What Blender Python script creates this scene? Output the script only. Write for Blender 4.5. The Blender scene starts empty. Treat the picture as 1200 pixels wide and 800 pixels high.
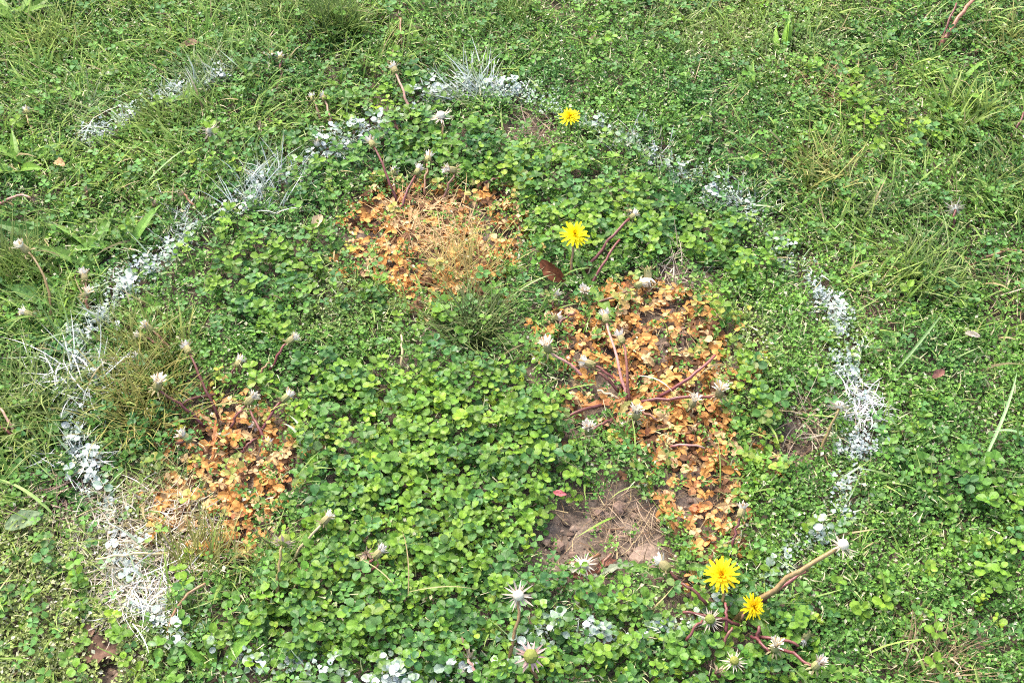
import bpy, math, random
import numpy as np

rng = np.random.default_rng(11)
random.seed(11)
SC = bpy.context.scene
COL = SC.collection
R = math.radians

# ------------------------------------------------------------------ camera, sky, sun, exposure
PITCH, DIST, FPX = R(49.0), 1.75, 1650.0          # looking down at a lawn from standing height
CAM = np.array([0.0, -DIST * math.cos(PITCH), DIST * math.sin(PITCH)])
cd = bpy.data.cameras.new('camera')
cd.lens = 36.0 * FPX / 1200.0
cd.sensor_width = 36.0
cd.clip_start, cd.clip_end = 0.02, 500.0
cam = bpy.data.objects.new('camera', cd)
COL.objects.link(cam)
cam.location = CAM
cam.rotation_euler = (math.pi / 2 - PITCH, 0, 0)
SC.camera = cam

SUN_EL, SUN_AZ = R(58), R(-35)                     # azimuth from +Y towards +X
w = bpy.data.worlds.new('World')
SC.world = w
w.use_nodes = True
nt = w.node_tree
bg = nt.nodes['Background']
sky = nt.nodes.new('ShaderNodeTexSky')
sky.sky_type = 'NISHITA'
sky.sun_disc = False
sky.sun_elevation = SUN_EL
sky.sun_rotation = SUN_AZ
sky.air_density, sky.dust_density, sky.ozone_density = 1.0, 5.0, 0.6
nt.links.new(sky.outputs[0], bg.inputs[0])
bg.inputs[1].default_value = 0.135
ld = bpy.data.lights.new('sun', 'SUN')
ld.energy = 1.05
ld.angle = R(24)
ld.color = (1.0, 0.97, 0.93)
sun = bpy.data.objects.new('sun', ld)
COL.objects.link(sun)
sun.rotation_euler = (math.pi / 2 - SUN_EL, 0, math.pi - SUN_AZ)
vs = SC.view_settings
vs.view_transform = 'Standard'
vs.look = 'None'
vs.exposure = 1.86
vs.gamma = 1.0
vs.use_curve_mapping = False
SC.render.engine = 'CYCLES'
cy = SC.cycles
cy.max_bounces, cy.diffuse_bounces, cy.glossy_bounces, cy.transmission_bounces = 6, 4, 2, 4
cy.pixel_filter_type = 'BLACKMAN_HARRIS'
cy.filter_width = 1.05
cy.use_denoising = False

# ------------------------------------------------------------------ ground relief and placing
FWD = np.array([0, math.cos(PITCH), -math.sin(PITCH)])
UPV = np.array([0, math.sin(PITCH), math.cos(PITCH)])

def relief(x, y):
    x = np.asarray(x, float); y = np.asarray(y, float)
    return (0.006 * np.sin(3.1 * x + 1.2) * np.cos(2.3 * y) + 0.004 * np.sin(7.3 * x - 4.1 * y)
            + 0.003 * np.sin(13.0 * y + 5.0 * x + .7))

def G(u, v, h=0.02):
    """point of the lawn seen at a spot of the photograph (1200 x 800), h metres over the soil"""
    u = np.asarray(u, float); v = np.asarray(v, float)
    d = (np.stack([(u - 600) / FPX, np.zeros_like(u), np.zeros_like(u)], -1)
         + ((400 - v) / FPX)[..., None] * UPV + FWD)
    z = np.zeros_like(u) + h
    for _ in range(3):
        t = (z - CAM[2]) / d[..., 2]
        p = CAM + d * t[..., None]
        z = relief(p[..., 0], p[..., 1]) + h
    p[..., 2] = z
    return p

X0, X1, Y0, Y1 = -0.9, 0.9, -0.78, 1.02            # the patch of lawn built weed by weed
RES = 0.004
gx = np.arange(X0, X1, RES) + RES / 2
gy = np.arange(Y0, Y1, RES) + RES / 2
GX, GY = np.meshgrid(gx, gy, indexing='ij')

def vnoise(x, y, cell, seed):
    r = np.random.default_rng(seed)
    T = r.random((256, 256))
    fx, fy = x / cell, y / cell
    ix, iy = np.floor(fx).astype(int), np.floor(fy).astype(int)
    tx, ty = fx - ix, fy - iy
    tx, ty = tx * tx * (3 - 2 * tx), ty * ty * (3 - 2 * ty)
    a, b = T[ix % 256, iy % 256], T[(ix + 1) % 256, iy % 256]
    c, d = T[ix % 256, (iy + 1) % 256], T[(ix + 1) % 256, (iy + 1) % 256]
    return (a * (1 - tx) + b * tx) * (1 - ty) + (c * (1 - tx) + d * tx) * ty

def fbm(x, y, cell, seed, octs=3):
    s, a, n = 0, 1.0, 0
    for k in range(octs):
        s = s + a * vnoise(x, y, cell / 2 ** k, seed + 17 * k); n += a; a *= .55
    return s / n

def sdpoly(X, Y, P):
    d = np.full(X.shape, 1e9); inside = np.zeros(X.shape, bool)
    n = len(P)
    for i in range(n):
        ax, ay = P[i]; bx, by = P[(i + 1) % n]
        ex, ey = bx - ax, by - ay
        t = np.clip(((X - ax) * ex + (Y - ay) * ey) / (ex * ex + ey * ey), 0, 1)
        d = np.minimum(d, np.hypot(X - ax - t * ex, Y - ay - t * ey))
        if ay != by:
            cond = ((ay > Y) != (by > Y)) & (X < (bx - ax) * (Y - ay) / (by - ay) + ax)
            inside ^= cond
    return np.where(inside, -d, d)

NF = fbm(GX, GY, .06, 3) - .5                      # frays the edges of every patch
NF2 = fbm(GX, GY, .025, 8) - .5

def patch(px, soft=.03, fray=.09, h=.02):
    px = np.array(px, float)
    P = G(px[:, 0], px[:, 1], h)[:, :2]
    return np.clip(.5 - (sdpoly(GX, GY, P) + fray * NF + .5 * fray * NF2) / soft, 0, 1)

def ell(u, v, ru, rv, **k):
    a = np.linspace(0, 2 * np.pi, 18, endpoint=False)
    return patch(np.stack([u + ru * np.cos(a), v + rv * np.sin(a)], 1), **k)

def line(px, half, soft=.02, fray=.05, h=.025):
    """soft band along a polyline; each point may carry its own strength"""
    px = np.array(px, float)
    P = G(px[:, 0], px[:, 1], h)[:, :2]
    out = np.zeros_like(GX)
    for i in range(len(P) - 1):
        (ax, ay), (bx, by) = P[i], P[i + 1]
        ex, ey = bx - ax, by - ay
        t = np.clip(((GX - ax) * ex + (GY - ay) * ey) / (ex * ex + ey * ey), 0, 1)
        d = np.hypot(GX - ax - t * ex, GY - ay - t * ey)
        s = px[i, 2] * (1 - t) + px[i + 1, 2] * t
        out = np.maximum(out, s * np.clip(.5 - (d - half + fray * NF2) / soft, 0, 1))
    return out

class Field:
    def __init__(s, a): s.a = a
    def __call__(s, x, y):
        i = np.clip(((x - X0) / RES).astype(int), 0, s.a.shape[0] - 1)
        j = np.clip(((y - Y0) / RES).astype(int), 0, s.a.shape[1] - 1)
        return s.a[i, j]

# dead patches, bare soil, paint ring
DEAD_A = [(408, 250), (440, 222), (520, 210), (590, 228), (612, 262), (606, 305), (560, 330), (545, 352), (480, 352), (430, 335), (405, 300)]
DEAD_B = [(690, 345), (740, 325), (825, 335), (850, 400), (868, 470), (880, 520), (872, 570), (868, 610), (858, 652), (815, 668), (785, 615), (770, 560), (720, 520), (690, 480), (650, 470), (660, 400)]
DEAD_C = [(200, 500), (235, 462), (300, 455), (325, 510), (342, 570), (320, 610), (260, 640), (215, 625), (175, 600), (190, 545)]
SOIL_B = [(690, 565), (745, 570), (785, 610), (795, 665), (730, 674), (640, 662), (608, 640), (620, 615), (668, 598)]
dead = np.maximum.reduce([patch(DEAD_A), patch(DEAD_B, fray=.13), patch(DEAD_C, fray=.12)])
soil = np.maximum.reduce([patch(SOIL_B, fray=.05), ell(155, 552, 22, 16, fray=.03), ell(940, 500, 22, 34, fray=.04),
                          .8 * ell(800, 318, 42, 16, fray=.04), .75 * ell(1032, 365, 26, 16, fray=.04), .8 * ell(120, 768, 24, 26, fray=.03),
                          .7 * ell(60, 425, 40, 16), .8 * ell(690, 690, 24, 16, fray=.03),
                          .7 * ell(1180, 370, 30, 20), .8 * ell(790, 385, 26, 40, fray=.05), .8 * ell(800, 560, 40, 30, fray=.06),
                          .7 * ell(620, 145, 28, 12), .6 * ell(550, 396, 38, 16, fray=.03), .8 * ell(858, 735, 34, 24, fray=.03), .75 * ell(905, 755, 34, 16, fray=.03), .7 * ell(815, 705, 24, 22, fray=.03), .68 * ell(258, 466, 75, 34, fray=.07), .6 * ell(680, 450, 34, 50, fray=.06), .6 * ell(1120, 60, 30, 10)])
RING = [(480, 798, 0.80), (430, 800, 0.85), (340, 780, 0.62), (260, 764, 0.60), (215, 748, 0.75), (185, 715, 1.00), (160, 670, 0.95), (135, 620, 0.75), (108, 575, 0.60), (92, 530, 0.80),
        (82, 490, 1.10), (78, 445, 1.05), (100, 400, 0.95), (122, 358, 0.80), (150, 322, 0.85), (185, 292, 0.75), (228, 262, 0.70), (272, 236, 0.75), (320, 208, 0.85), (365, 182, 0.80),
        (400, 160, 1.00), (432, 146, 0.80), (468, 132, 0.60), (490, 106, 0.75), (545, 96, 0.95), (600, 100, 0.90), (650, 126, 0.56), (700, 150, 0.58), (748, 168, 0.60), (790, 190, 0.50), (830, 214, 0.62),
        (868, 236, 0.60), (900, 262, 0.44), (925, 300, 0.48), (958, 328, 0.80), (990, 380, 0.76), (1000, 430, 0.74), (1012, 480, 0.90), (1008, 525, 0.85), (990, 580, 0.75), (960, 620, 0.75),
        (915, 658, 0.72), (868, 690, 0.60), (820, 722, 0.40), (760, 742, 0.55), (700, 744, 0.60), (640, 742, 0.55), (560, 780, 0.55), (480, 798, 0.80)]
DASH = [(100, 160, 1), (140, 138, .9), (165, 118, .6), (195, 108, .7), (225, 92, .6), (258, 82, .7)]
paint = np.maximum(line(RING, .016, .032, .06), line(DASH, .015, .03, .05))
halo = .38 * np.maximum(line(RING, .032, .05, .06), line(DASH, .022, .04, .05))
paint *= np.clip(.90 + 1.6 * (fbm(GX, GY, .04, 21) - .45), .5, 1.2)
paint = np.maximum(paint, halo)
whitestraw = np.maximum.reduce([ell(165, 668, 70, 46), .6 * ell(215, 650, 40, 34), .55 * ell(175, 600, 55, 34), ell(110, 585, 40, 34), .8 * ell(1010, 480, 26, 40, fray=.03)])

mat_zone = np.maximum.reduce([
    patch([(345, 430), (420, 415), (520, 440), (600, 420), (650, 470), (690, 540), (650, 600), (610, 650), (600, 700), (540, 760), (470, 800), (300, 790), (240, 770), (300, 690), (340, 640), (370, 560)]),
    .9 * patch([(390, 205), (440, 165), (520, 145), (620, 185), (700, 210), (740, 200), (800, 230), (870, 275), (905, 335), (880, 350), (800, 305), (760, 290), (700, 290), (630, 270), (600, 220), (520, 200), (450, 190)]),
    .5 * patch([(250, 300), (390, 265), (400, 345), (330, 410), (240, 370)]),
    .85 * patch([(838, 360), (890, 420), (925, 480), (905, 520), (890, 560), (872, 480)]),
    .75 * patch([(600, 690), (700, 680), (820, 700), (960, 690), (980, 800), (540, 830), (560, 760)]),
    .42 * patch([(1080, 540), (1200, 530), (1230, 740), (1100, 720)]), .5 * ell(1085, 520, 35, 40), .45 * ell(310, 190, 100, 45),
    .5 * ell(1000, 90, 50, 40), .5 * ell(450, 120, 60, 50), .35 * ell(1080, 150, 60, 40)])
fine_zone = np.maximum.reduce([
    1.2 * patch([(868, 310), (950, 345), (1000, 440), (1000, 560), (950, 640), (900, 600), (905, 500), (890, 420)]),
    patch([(1010, 370), (1240, 360), (1260, 830), (960, 830), (960, 690), (1000, 600), (1030, 500)], soft=.1),
    .8 * ell(690, 100, 150, 70, soft=.1), .9 * ell(900, 620, 60, 60), .8 * patch([(180, 380), (330, 330), (400, 390), (350, 440), (260, 450)]),
    .9 * ell(400, 395, 60, 40)])
grass_zone = np.maximum.reduce([
    .95 * patch([(-80, -80), (470, -80), (460, 90), (300, 200), (150, 260), (-80, 280)], soft=.12),
    .9 * patch([(-60, 270), (90, 270), (130, 360), (100, 450), (60, 620), (-60, 640)], soft=.06),
    .58 * patch([(840, -60), (1290, -60), (1270, 380), (1040, 390), (900, 250), (830, 120)], soft=.15),
    1.0 * patch([(100, 480), (130, 390), (220, 370), (240, 440), (190, 540), (120, 560)]), .6 * ell(300, 665, 50, 40), .7 * ell(570, 30, 80, 40)])
pale_zone = np.maximum.reduce([patch([(-40, 610), (120, 600), (180, 680), (190, 800), (-40, 830)], soft=.05), .7 * ell(180, 580, 50, 40),
                               .6 * ell(870, 420, 30, 70), .7 * ell(410, 345, 60, 25), .55 * ell(770, 715, 60, 20), .4 * ell(900, 30, 120, 50)])
n1, n2, n3 = fbm(GX, GY, .12, 31), fbm(GX, GY, .10, 32), fbm(GX, GY, .14, 33)
live = (1 - .88 * dead) * (1 - .93 * soil)
dR = Field(live * np.clip(.10 + .9 * mat_zone + .9 * np.clip(n1 - .52, 0, 1) - .5 * grass_zone * (1 - mat_zone) - .22 * fine_zone, .03, 1) * (1 - .7 * whitestraw))
dC = Field(live * np.clip(.32 + .28 * mat_zone + 1.0 * np.clip(n2 - .5, 0, 1) - .16 * fine_zone, .03, 1) * (1 - .7 * whitestraw))
dF = Field(live * np.clip(.58 + .6 * fine_zone + .5 * (n3 - .5) - .30 * mat_zone + .4 * pale_zone, 0.08, 1.2) * (1 - .6 * whitestraw) + .05 * dead)
dG = Field((1 - .9 * soil) * np.clip(.22 + .8 * grass_zone - .22 * mat_zone - .12 * fine_zone + .5 * (n2 - .5), .015, 1.05) * (1 - .9 * dead))
dD = Field(dead * (1 - .75 * soil))
dS = Field(np.clip(.10 + .55 * dead + .6 * soil + .9 * whitestraw + .7 * ell(258, 466, 85, 42) + .5 * ell(180, 540, 50, 60) + 1.3 * np.clip(n1 - .56, 0, 1) + .5 * (grass_zone > .95) - .09 * mat_zone, 0.01, 1))
dP = Field(pale_zone); dPaint = Field(paint); dSoil = Field(soil); dW = Field(whitestraw); dDead = Field(dead)
olive = Field(np.maximum(ell(175, 450, 75, 90), .6 * ell(70, 480, 60, 60)))
upper = Field(np.maximum(grass_zone, .8 * fine_zone))

wilt_zone = np.maximum.reduce([patch(DEAD_A, .06, .10), patch(DEAD_B, .075, .13), patch(DEAD_C, .07, .12)])
dWilt = Field(wilt_zone)
def wilted(C, P, wf):
    if wf is None: return C
    n = len(P); a = np.clip(wf(P[:, 0], P[:, 1]) * 1.5 - U(0, 1.3, n), 0, 1)[:, None] * U(.4, 1, n)[:, None]
    return C * (1 - a) + a * mixc((.40, .37, .07), (.55, .30, .11), rng.random(n))

class Const:
    def __init__(s, v): s.v = v
    def __call__(s, x, y): return np.full(np.shape(x), s.v)

# ------------------------------------------------------------------ materials
def foliage_material(name, per_object=0.0, translucency=.28, rough=.42, spec=.3, mottling=.28, spots=.55):
    m = bpy.data.materials.new(name); m.use_nodes = True
    n, l = m.node_tree.nodes, m.node_tree.links
    p = n['Principled BSDF']; out = n['Material Output']
    at = n.new('ShaderNodeAttribute'); at.attribute_name = 'Col'
    tc = n.new('ShaderNodeTexCoord')
    no = n.new('ShaderNodeTexNoise'); no.inputs['Scale'].default_value = 260; no.inputs['Detail'].default_value = 2
    l.new(tc.outputs['Object'], no.inputs['Vector'])
    mr = n.new('ShaderNodeMapRange'); mr.inputs[1].default_value = .25; mr.inputs[2].default_value = .75
    mr.inputs[3].default_value = 1 - mottling; mr.inputs[4].default_value = 1 + mottling
    l.new(no.outputs[0], mr.inputs[0])
    hs = n.new('ShaderNodeHueSaturation')
    sp = n.new('ShaderNodeTexNoise'); sp.inputs['Scale'].default_value = 620; sp.inputs['Detail'].default_value = 3; sp.inputs['Roughness'].default_value = .65
    l.new(tc.outputs['Object'], sp.inputs['Vector'])
    sr = n.new('ShaderNodeMapRange'); sr.inputs[1].default_value = .64; sr.inputs[2].default_value = .74; sr.inputs[4].default_value = spots
    l.new(sp.outputs[0], sr.inputs[0])
    sm = n.new('ShaderNodeMix'); sm.data_type = 'RGBA'; sm.inputs[7].default_value = (.30, .24, .11, 1)
    l.new(sr.outputs[0], sm.inputs[0]); l.new(at.outputs['Color'], sm.inputs[6])
    l.new(sm.outputs[2], hs.inputs['Color'])
    bp = n.new('ShaderNodeBump'); bp.inputs['Strength'].default_value = .35; bp.inputs['Distance'].default_value = .0006
    l.new(sp.outputs[0], bp.inputs['Height']); l.new(bp.outputs[0], p.inputs['Normal'])
    if per_object:
        oi = n.new('ShaderNodeObjectInfo')
        a = n.new('ShaderNodeMapRange'); a.inputs[3].default_value = 1 - per_object; a.inputs[4].default_value = 1 + per_object
        l.new(oi.outputs['Random'], a.inputs[0])
        mu = n.new('ShaderNodeMath'); mu.operation = 'MULTIPLY'
        l.new(a.outputs[0], mu.inputs[0]); l.new(mr.outputs[0], mu.inputs[1]); l.new(mu.outputs[0], hs.inputs['Value'])
        fr = n.new('ShaderNodeMath'); fr.operation = 'MULTIPLY'; fr.inputs[1].default_value = 7.31
        f2 = n.new('ShaderNodeMath'); f2.operation = 'FRACT'
        b = n.new('ShaderNodeMapRange'); b.inputs[3].default_value = .485; b.inputs[4].default_value = .515
        l.new(oi.outputs['Random'], fr.inputs[0]); l.new(fr.outputs[0], f2.inputs[0]); l.new(f2.outputs[0], b.inputs[0]); l.new(b.outputs[0], hs.inputs['Hue'])
    else:
        l.new(mr.outputs[0], hs.inputs['Value'])
    l.new(hs.outputs[0], p.inputs['Base Color'])
    p.inputs['Roughness'].default_value = rough
    p.inputs['Specular IOR Level'].default_value = spec
    if translucency:
        tr = n.new('ShaderNodeBsdfTranslucent'); l.new(hs.outputs[0], tr.inputs['Color'])
        mx = n.new('ShaderNodeMixShader'); mx.inputs[0].default_value = translucency
        l.new(p.outputs[0], mx.inputs[1]); l.new(tr.outputs[0], mx.inputs[2]); l.new(mx.outputs[0], out.inputs['Surface'])
    return m

M_LEAF = foliage_material('weed_leaf')
M_LEAFI = foliage_material('sprig_leaf', per_object=.22)
M_DRY = foliage_material('dry_leaf', per_object=.25, translucency=.25, rough=.75, spec=.15, mottling=.3, spots=.25)
M_GRASS = foliage_material('grass_blade', translucency=.25, rough=.42, spec=.25, mottling=.15, spots=.3)
M_STRAW = foliage_material('straw', translucency=.1, rough=.7, spec=.2, mottling=.3)
M_STEM = foliage_material('flower_stem', per_object=.2, translucency=0, rough=.4, spec=.45, mottling=.3)
M_HEAD = foliage_material('flower_head', per_object=.1, translucency=.2, rough=.7, spec=.2, mottling=.12, spots=0.)
M_STONE = foliage_material('stone', translucency=0, rough=.9, spec=.2, mottling=.35)

def soil_material():
    m = bpy.data.materials.new('soil'); m.use_nodes = True
    n, l = m.node_tree.nodes, m.node_tree.links
    p = n['Principled BSDF']
    tc = n.new('ShaderNodeTexCoord')
    a = n.new('ShaderNodeTexNoise'); a.inputs['Scale'].default_value = 45; a.inputs['Detail'].default_value = 8; a.inputs['Roughness'].default_value = .7
    b = n.new('ShaderNodeTexNoise'); b.inputs['Scale'].default_value = 420; b.inputs['Detail'].default_value = 4
    l.new(tc.outputs['Object'], a.inputs['Vector']); l.new(tc.outputs['Object'], b.inputs['Vector'])
    cr = n.new('ShaderNodeValToRGB')
    e = cr.color_ramp.elements
    e[0].position, e[0].color = .3, (.060, .046, .036, 1)
    e[1].position, e[1].color = .72, (.26, .205, .158, 1)
    x = cr.color_ramp.elements.new(.5); x.color = (.14, .106, .081, 1)
    mx = n.new('ShaderNodeMix'); mx.data_type = 'FLOAT'; mx.inputs[0].default_value = .4
    l.new(a.outputs[0], mx.inputs[2]); l.new(b.outputs[0], mx.inputs[3]); l.new(mx.outputs[0], cr.inputs[0])
    # lawn colour where it is too far off to tell blades
    ln = n.new('ShaderNodeVectorMath'); ln.operation = 'LENGTH'; l.new(tc.outputs['Object'], ln.inputs[0])
    mr = n.new('ShaderNodeMapRange'); mr.inputs[1].default_value = 3.6; mr.inputs[2].default_value = 4.6; l.new(ln.outputs['Value'], mr.inputs[0])
    gr = n.new('ShaderNodeValToRGB'); gr.color_ramp.elements[0].color = (.04, .085, .02, 1); gr.color_ramp.elements[1].color = (.11, .19, .05, 1)
    l.new(b.outputs[0], gr.inputs[0])
    m2 = n.new('ShaderNodeMix'); m2.data_type = 'RGBA'
    l.new(mr.outputs[0], m2.inputs[0]); l.new(cr.outputs[0], m2.inputs[6]); l.new(gr.outputs[0], m2.inputs[7])
    l.new(m2.outputs[2], p.inputs['Base Color'])
    p.inputs['Roughness'].default_value = .95; p.inputs['Specular IOR Level'].default_value = .1
    bp = n.new('ShaderNodeBump'); bp.inputs['Strength'].default_value = .6; bp.inputs['Distance'].default_value = .003
    l.new(mx.outputs[0], bp.inputs['Height']); l.new(bp.outputs[0], p.inputs['Normal'])
    return m
M_SOIL = soil_material()

# ------------------------------------------------------------------ mesh helpers
def make_mesh(name, V, F, C=None, mat=None, smooth=False):
    V = np.asarray(V, np.float32); F = np.asarray(F, np.int32)
    me = bpy.data.meshes.new(name)
    k = F.shape[1]
    me.vertices.add(len(V)); me.vertices.foreach_set('co', V.ravel())
    me.loops.add(F.size); me.loops.foreach_set('vertex_index', F.ravel())
    me.polygons.add(len(F))
    me.polygons.foreach_set('loop_start', np.arange(0, F.size, k, dtype=np.int32))
    me.polygons.foreach_set('loop_total', np.full(len(F), k, np.int32))
    me.polygons.foreach_set('use_smooth', np.full(len(F), smooth))
    me.update(calc_edges=True)
    if C is not None:
        C = np.asarray(C, np.float32)
        if C.ndim == 1: C = np.tile(C, (len(V), 1))
        a = me.color_attributes.new('Col', 'FLOAT_COLOR', 'POINT')
        a.data.foreach_set('color', np.concatenate([np.clip(C, 0, 1), np.ones((len(C), 1), np.float32)], 1).ravel())
    if mat: me.materials.append(mat)
    return me

class Batch:
    def __init__(s): s.V, s.F, s.C, s.n = [], [], [], 0
    def add(s, V, F, C):
        C = np.asarray(C, float)
        if C.ndim == 1: C = np.tile(C, (len(V), 1))
        s.V.append(np.asarray(V, float)); s.F.append(np.asarray(F, int) + s.n); s.C.append(C); s.n += len(V)
    def inst(s, T, F, M, P, C, cv=None, pf=None):
        """T template (k,3), M (N,3,3) frames, P (N,3), C (N,3)"""
        N, k = len(P), len(T)
        if N == 0: return
        V = np.einsum('nij,kj->nki', M, T) + P[:, None, :]
        CC = np.repeat(C[:, None, :], k, 1)
        if cv is not None: CC = CC * cv[None, :, None]
        if pf is not None:
            tp = V.mean(1); p = pf(tp[:, 0], tp[:, 1]); hit = np.nonzero(p > .02)[0]
            if len(hit):
                h = np.clip((tp[hit, 2] - relief(tp[hit, 0], tp[hit, 1])) / .018, .3, 1)
                r = (.62 * rng.random(len(hit)))[:, None] + .26 * rng.random((len(hit), k))
                a = np.clip(((p[hit] * h)[:, None] - r * .95) * 3.0, 0, 1) * U(.55, 1, len(hit))[:, None]
                CC[hit] = CC[hit] * (1 - a[..., None]) + WHITE * a[..., None]
        FF = (F[None] + (np.arange(N) * k)[:, None, None]).reshape(-1, 3)
        s.add(V.reshape(-1, 3), FF, CC.reshape(-1, 3))
    def mesh(s, name, mat, smooth=False):
        return make_mesh(name, np.concatenate(s.V), np.concatenate(s.F), np.concatenate(s.C), mat, smooth)

def frames(az, el, roll, L, W, H=None):
    ca, sa, ce, se, cr, sr = np.cos(az), np.sin(az), np.cos(el), np.sin(el), np.cos(roll), np.sin(roll)
    f = np.stack([ce * ca, ce * sa, se], -1)
    s0 = np.stack([-sa, ca, 0 * sa], -1)
    n0 = np.stack([-se * ca, -se * sa, ce], -1)
    s1 = s0 * cr[:, None] + n0 * sr[:, None]
    n = n0 * cr[:, None] - s0 * sr[:, None]
    H = L if H is None else H
    return np.stack([f * L[:, None], s1 * W[:, None], n * H[:, None]], -1)

def leaf_template(rim, fold=.22, arch=-.12, mid=3):
    """rim: (x, halfwidth) pairs between base and tip; returns verts, tris, tint"""
    V, tint = [(0, 0, 0)], [.85]
    xs = [r[0] for r in rim]
    for x, hw in rim:
        V.append((x, hw, fold * hw + arch * x * x)); tint.append(.93)
    for x, hw in rim:
        V.append((x, -hw, fold * hw + arch * x * x)); tint.append(.93)
    V.append((.5, 0, arch * .25)); tint.append(1.12)
    V.append((xs[-1] * .6 + .42 if xs[-1] < .97 else .93, 0, arch)); tint.append(1.0)
    k = len(rim); c, t = 2 * k + 1, 2 * k + 2
    F = []
    for s in (0, 1):
        ids = [0] + [1 + s * k + i for i in range(k)] + [t]
        for i in range(len(ids) - 1):
            F.append((ids[i], c, ids[i + 1]) if s else (ids[i], ids[i + 1], c))
    return np.array(V, float), np.array(F), np.array(tint)

ROUND = leaf_template([(.14, .27), (.5, .46), (.86, .30)])
HEART = leaf_template([(.25, .20), (.68, .47), (.97, .33)], fold=.3, arch=-.08)
CURL = leaf_template([(.14, .27), (.5, .42), (.86, .28)], fold=.7, arch=-.45)
TINY = (np.array([(0, 0, 0), (.55, .42, .16), (1, 0, -.08), (.55, -.42, .16)], float), np.array([(0, 1, 2), (0, 2, 3)]), np.array([.9, .95, 1.1, .95]))

def scatter(dens, per_m2, rect=None):
    x0, x1, y0, y1 = rect or (X0, X1, Y0, Y1)
    n = int(per_m2 * (x1 - x0) * (y1 - y0))
    x, y = rng.uniform(x0, x1, n), rng.uniform(y0, y1, n)
    k = rng.random(n) < dens(x, y)
    return x[k], y[k]

def U(a, b, n): return rng.uniform(a, b, n)
def mixc(a, b, t): return np.asarray(a)[None] * (1 - t[:, None]) + np.asarray(b)[None] * t[:, None]
WHITE = np.array([.63, .67, .69])

def painted(C, P, top=.014, k=1.0, pf=None):
    """paint sprayed from above: leaves that stand high in the ring take it, speckled"""
    if pf is None: return C
    p = pf(P[:, 0], P[:, 1]) * k
    h = np.clip((P[:, 2] - relief(P[:, 0], P[:, 1])) / top, .25, 1)
    r = rng.random(len(P))
    a = np.clip((p * h - r * .70) * 2.4, 0, 1) * U(.35, 1, len(P))
    return C * (1 - a[:, None]) + WHITE[None] * a[:, None]

def ribbons(B, P0, az, lean, curl, L, Wd, C, seg=4, turn=None, tipc=None, pf=None):
    """arching grass blades, tapering to a point"""
    n = len(P0)
    if n == 0: return
    turn = np.zeros(n) if turn is None else turn
    P = P0.copy(); pts = [P.copy()]
    for j in range(seg):
        a = lean + curl * ((j + .5) / seg)
        azj = az + turn * ((j + .5) / seg)
        st = L / seg
        P = P + np.stack([np.sin(a) * np.cos(azj), np.sin(a) * np.sin(azj), np.cos(a)], -1) * st[:, None]
        lo = relief(P[:, 0], P[:, 1]) + .003
        P[:, 2] = np.maximum(P[:, 2], lo)
        pts.append(P.copy())
    roll = U(-.9, .9, n)
    side = np.stack([-np.sin(az) * np.cos(roll), np.cos(az) * np.cos(roll), np.sin(roll)], -1)
    prof = [.75, 1.0, .9, .62, 0.0] if seg == 4 else list(np.linspace(1, 0, seg + 1))
    V = []
    for j in range(seg):
        V += [pts[j] + side * (Wd * prof[j] / 2)[:, None], pts[j] - side * (Wd * prof[j] / 2)[:, None]]
    V.append(pts[seg])
    V = np.stack(V, 1); k = 2 * seg + 1
    F = []
    for j in range(seg - 1):
        a = 2 * j; F += [(a, a + 1, a + 3), (a, a + 3, a + 2)]
    F.append((2 * seg - 2, 2 * seg - 1, 2 * seg))
    F = np.array(F)
    CC = np.repeat(C[:, None, :], k, 1)
    if tipc is not None:
        t = np.linspace(0, 1, k)[None, :, None] ** 2.5
        CC = CC * (1 - t * tipc[1]) + np.asarray(tipc[0])[None, None] * t * tipc[1]
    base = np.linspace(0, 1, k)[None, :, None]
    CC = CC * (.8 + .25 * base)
    if pf is not None:
        Vf = V.reshape(-1, 3); CC = painted(CC.reshape(-1, 3), Vf, .03, 1.0, pf).reshape(n, k, 3)
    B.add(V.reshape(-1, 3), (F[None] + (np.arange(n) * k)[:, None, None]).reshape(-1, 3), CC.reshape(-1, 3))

# leaf pigments (linear)
G_YEL, G_MID, G_DEEP, G_BLUE = (.170, .300, .026), (.100, .228, .026), (.060, .145, .023), (.078, .200, .052)
G_GRASS, G_GRASS2, OLIVE, STRAW, BROWN = (.135, .275, .036), (.27, .41, .090), (.24, .245, .055), (.46, .36, .19), (.17, .085, .045)
OR1, OR2, OR3 = (.70, .375, .135), (.59, .28, .083), (.70, .48, .245)

def lawn_tint(C, x, y):
    a = fbm(x + 40, y + 40, .09, 91) - .5; b_ = fbm(x + 40, y + 40, .035, 95) - .5
    t = np.clip(a * 2.2 + b_ * 1.2, -1, 1)[:, None]
    return C * (1 + t * np.array([.46, .28, .08]))

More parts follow.
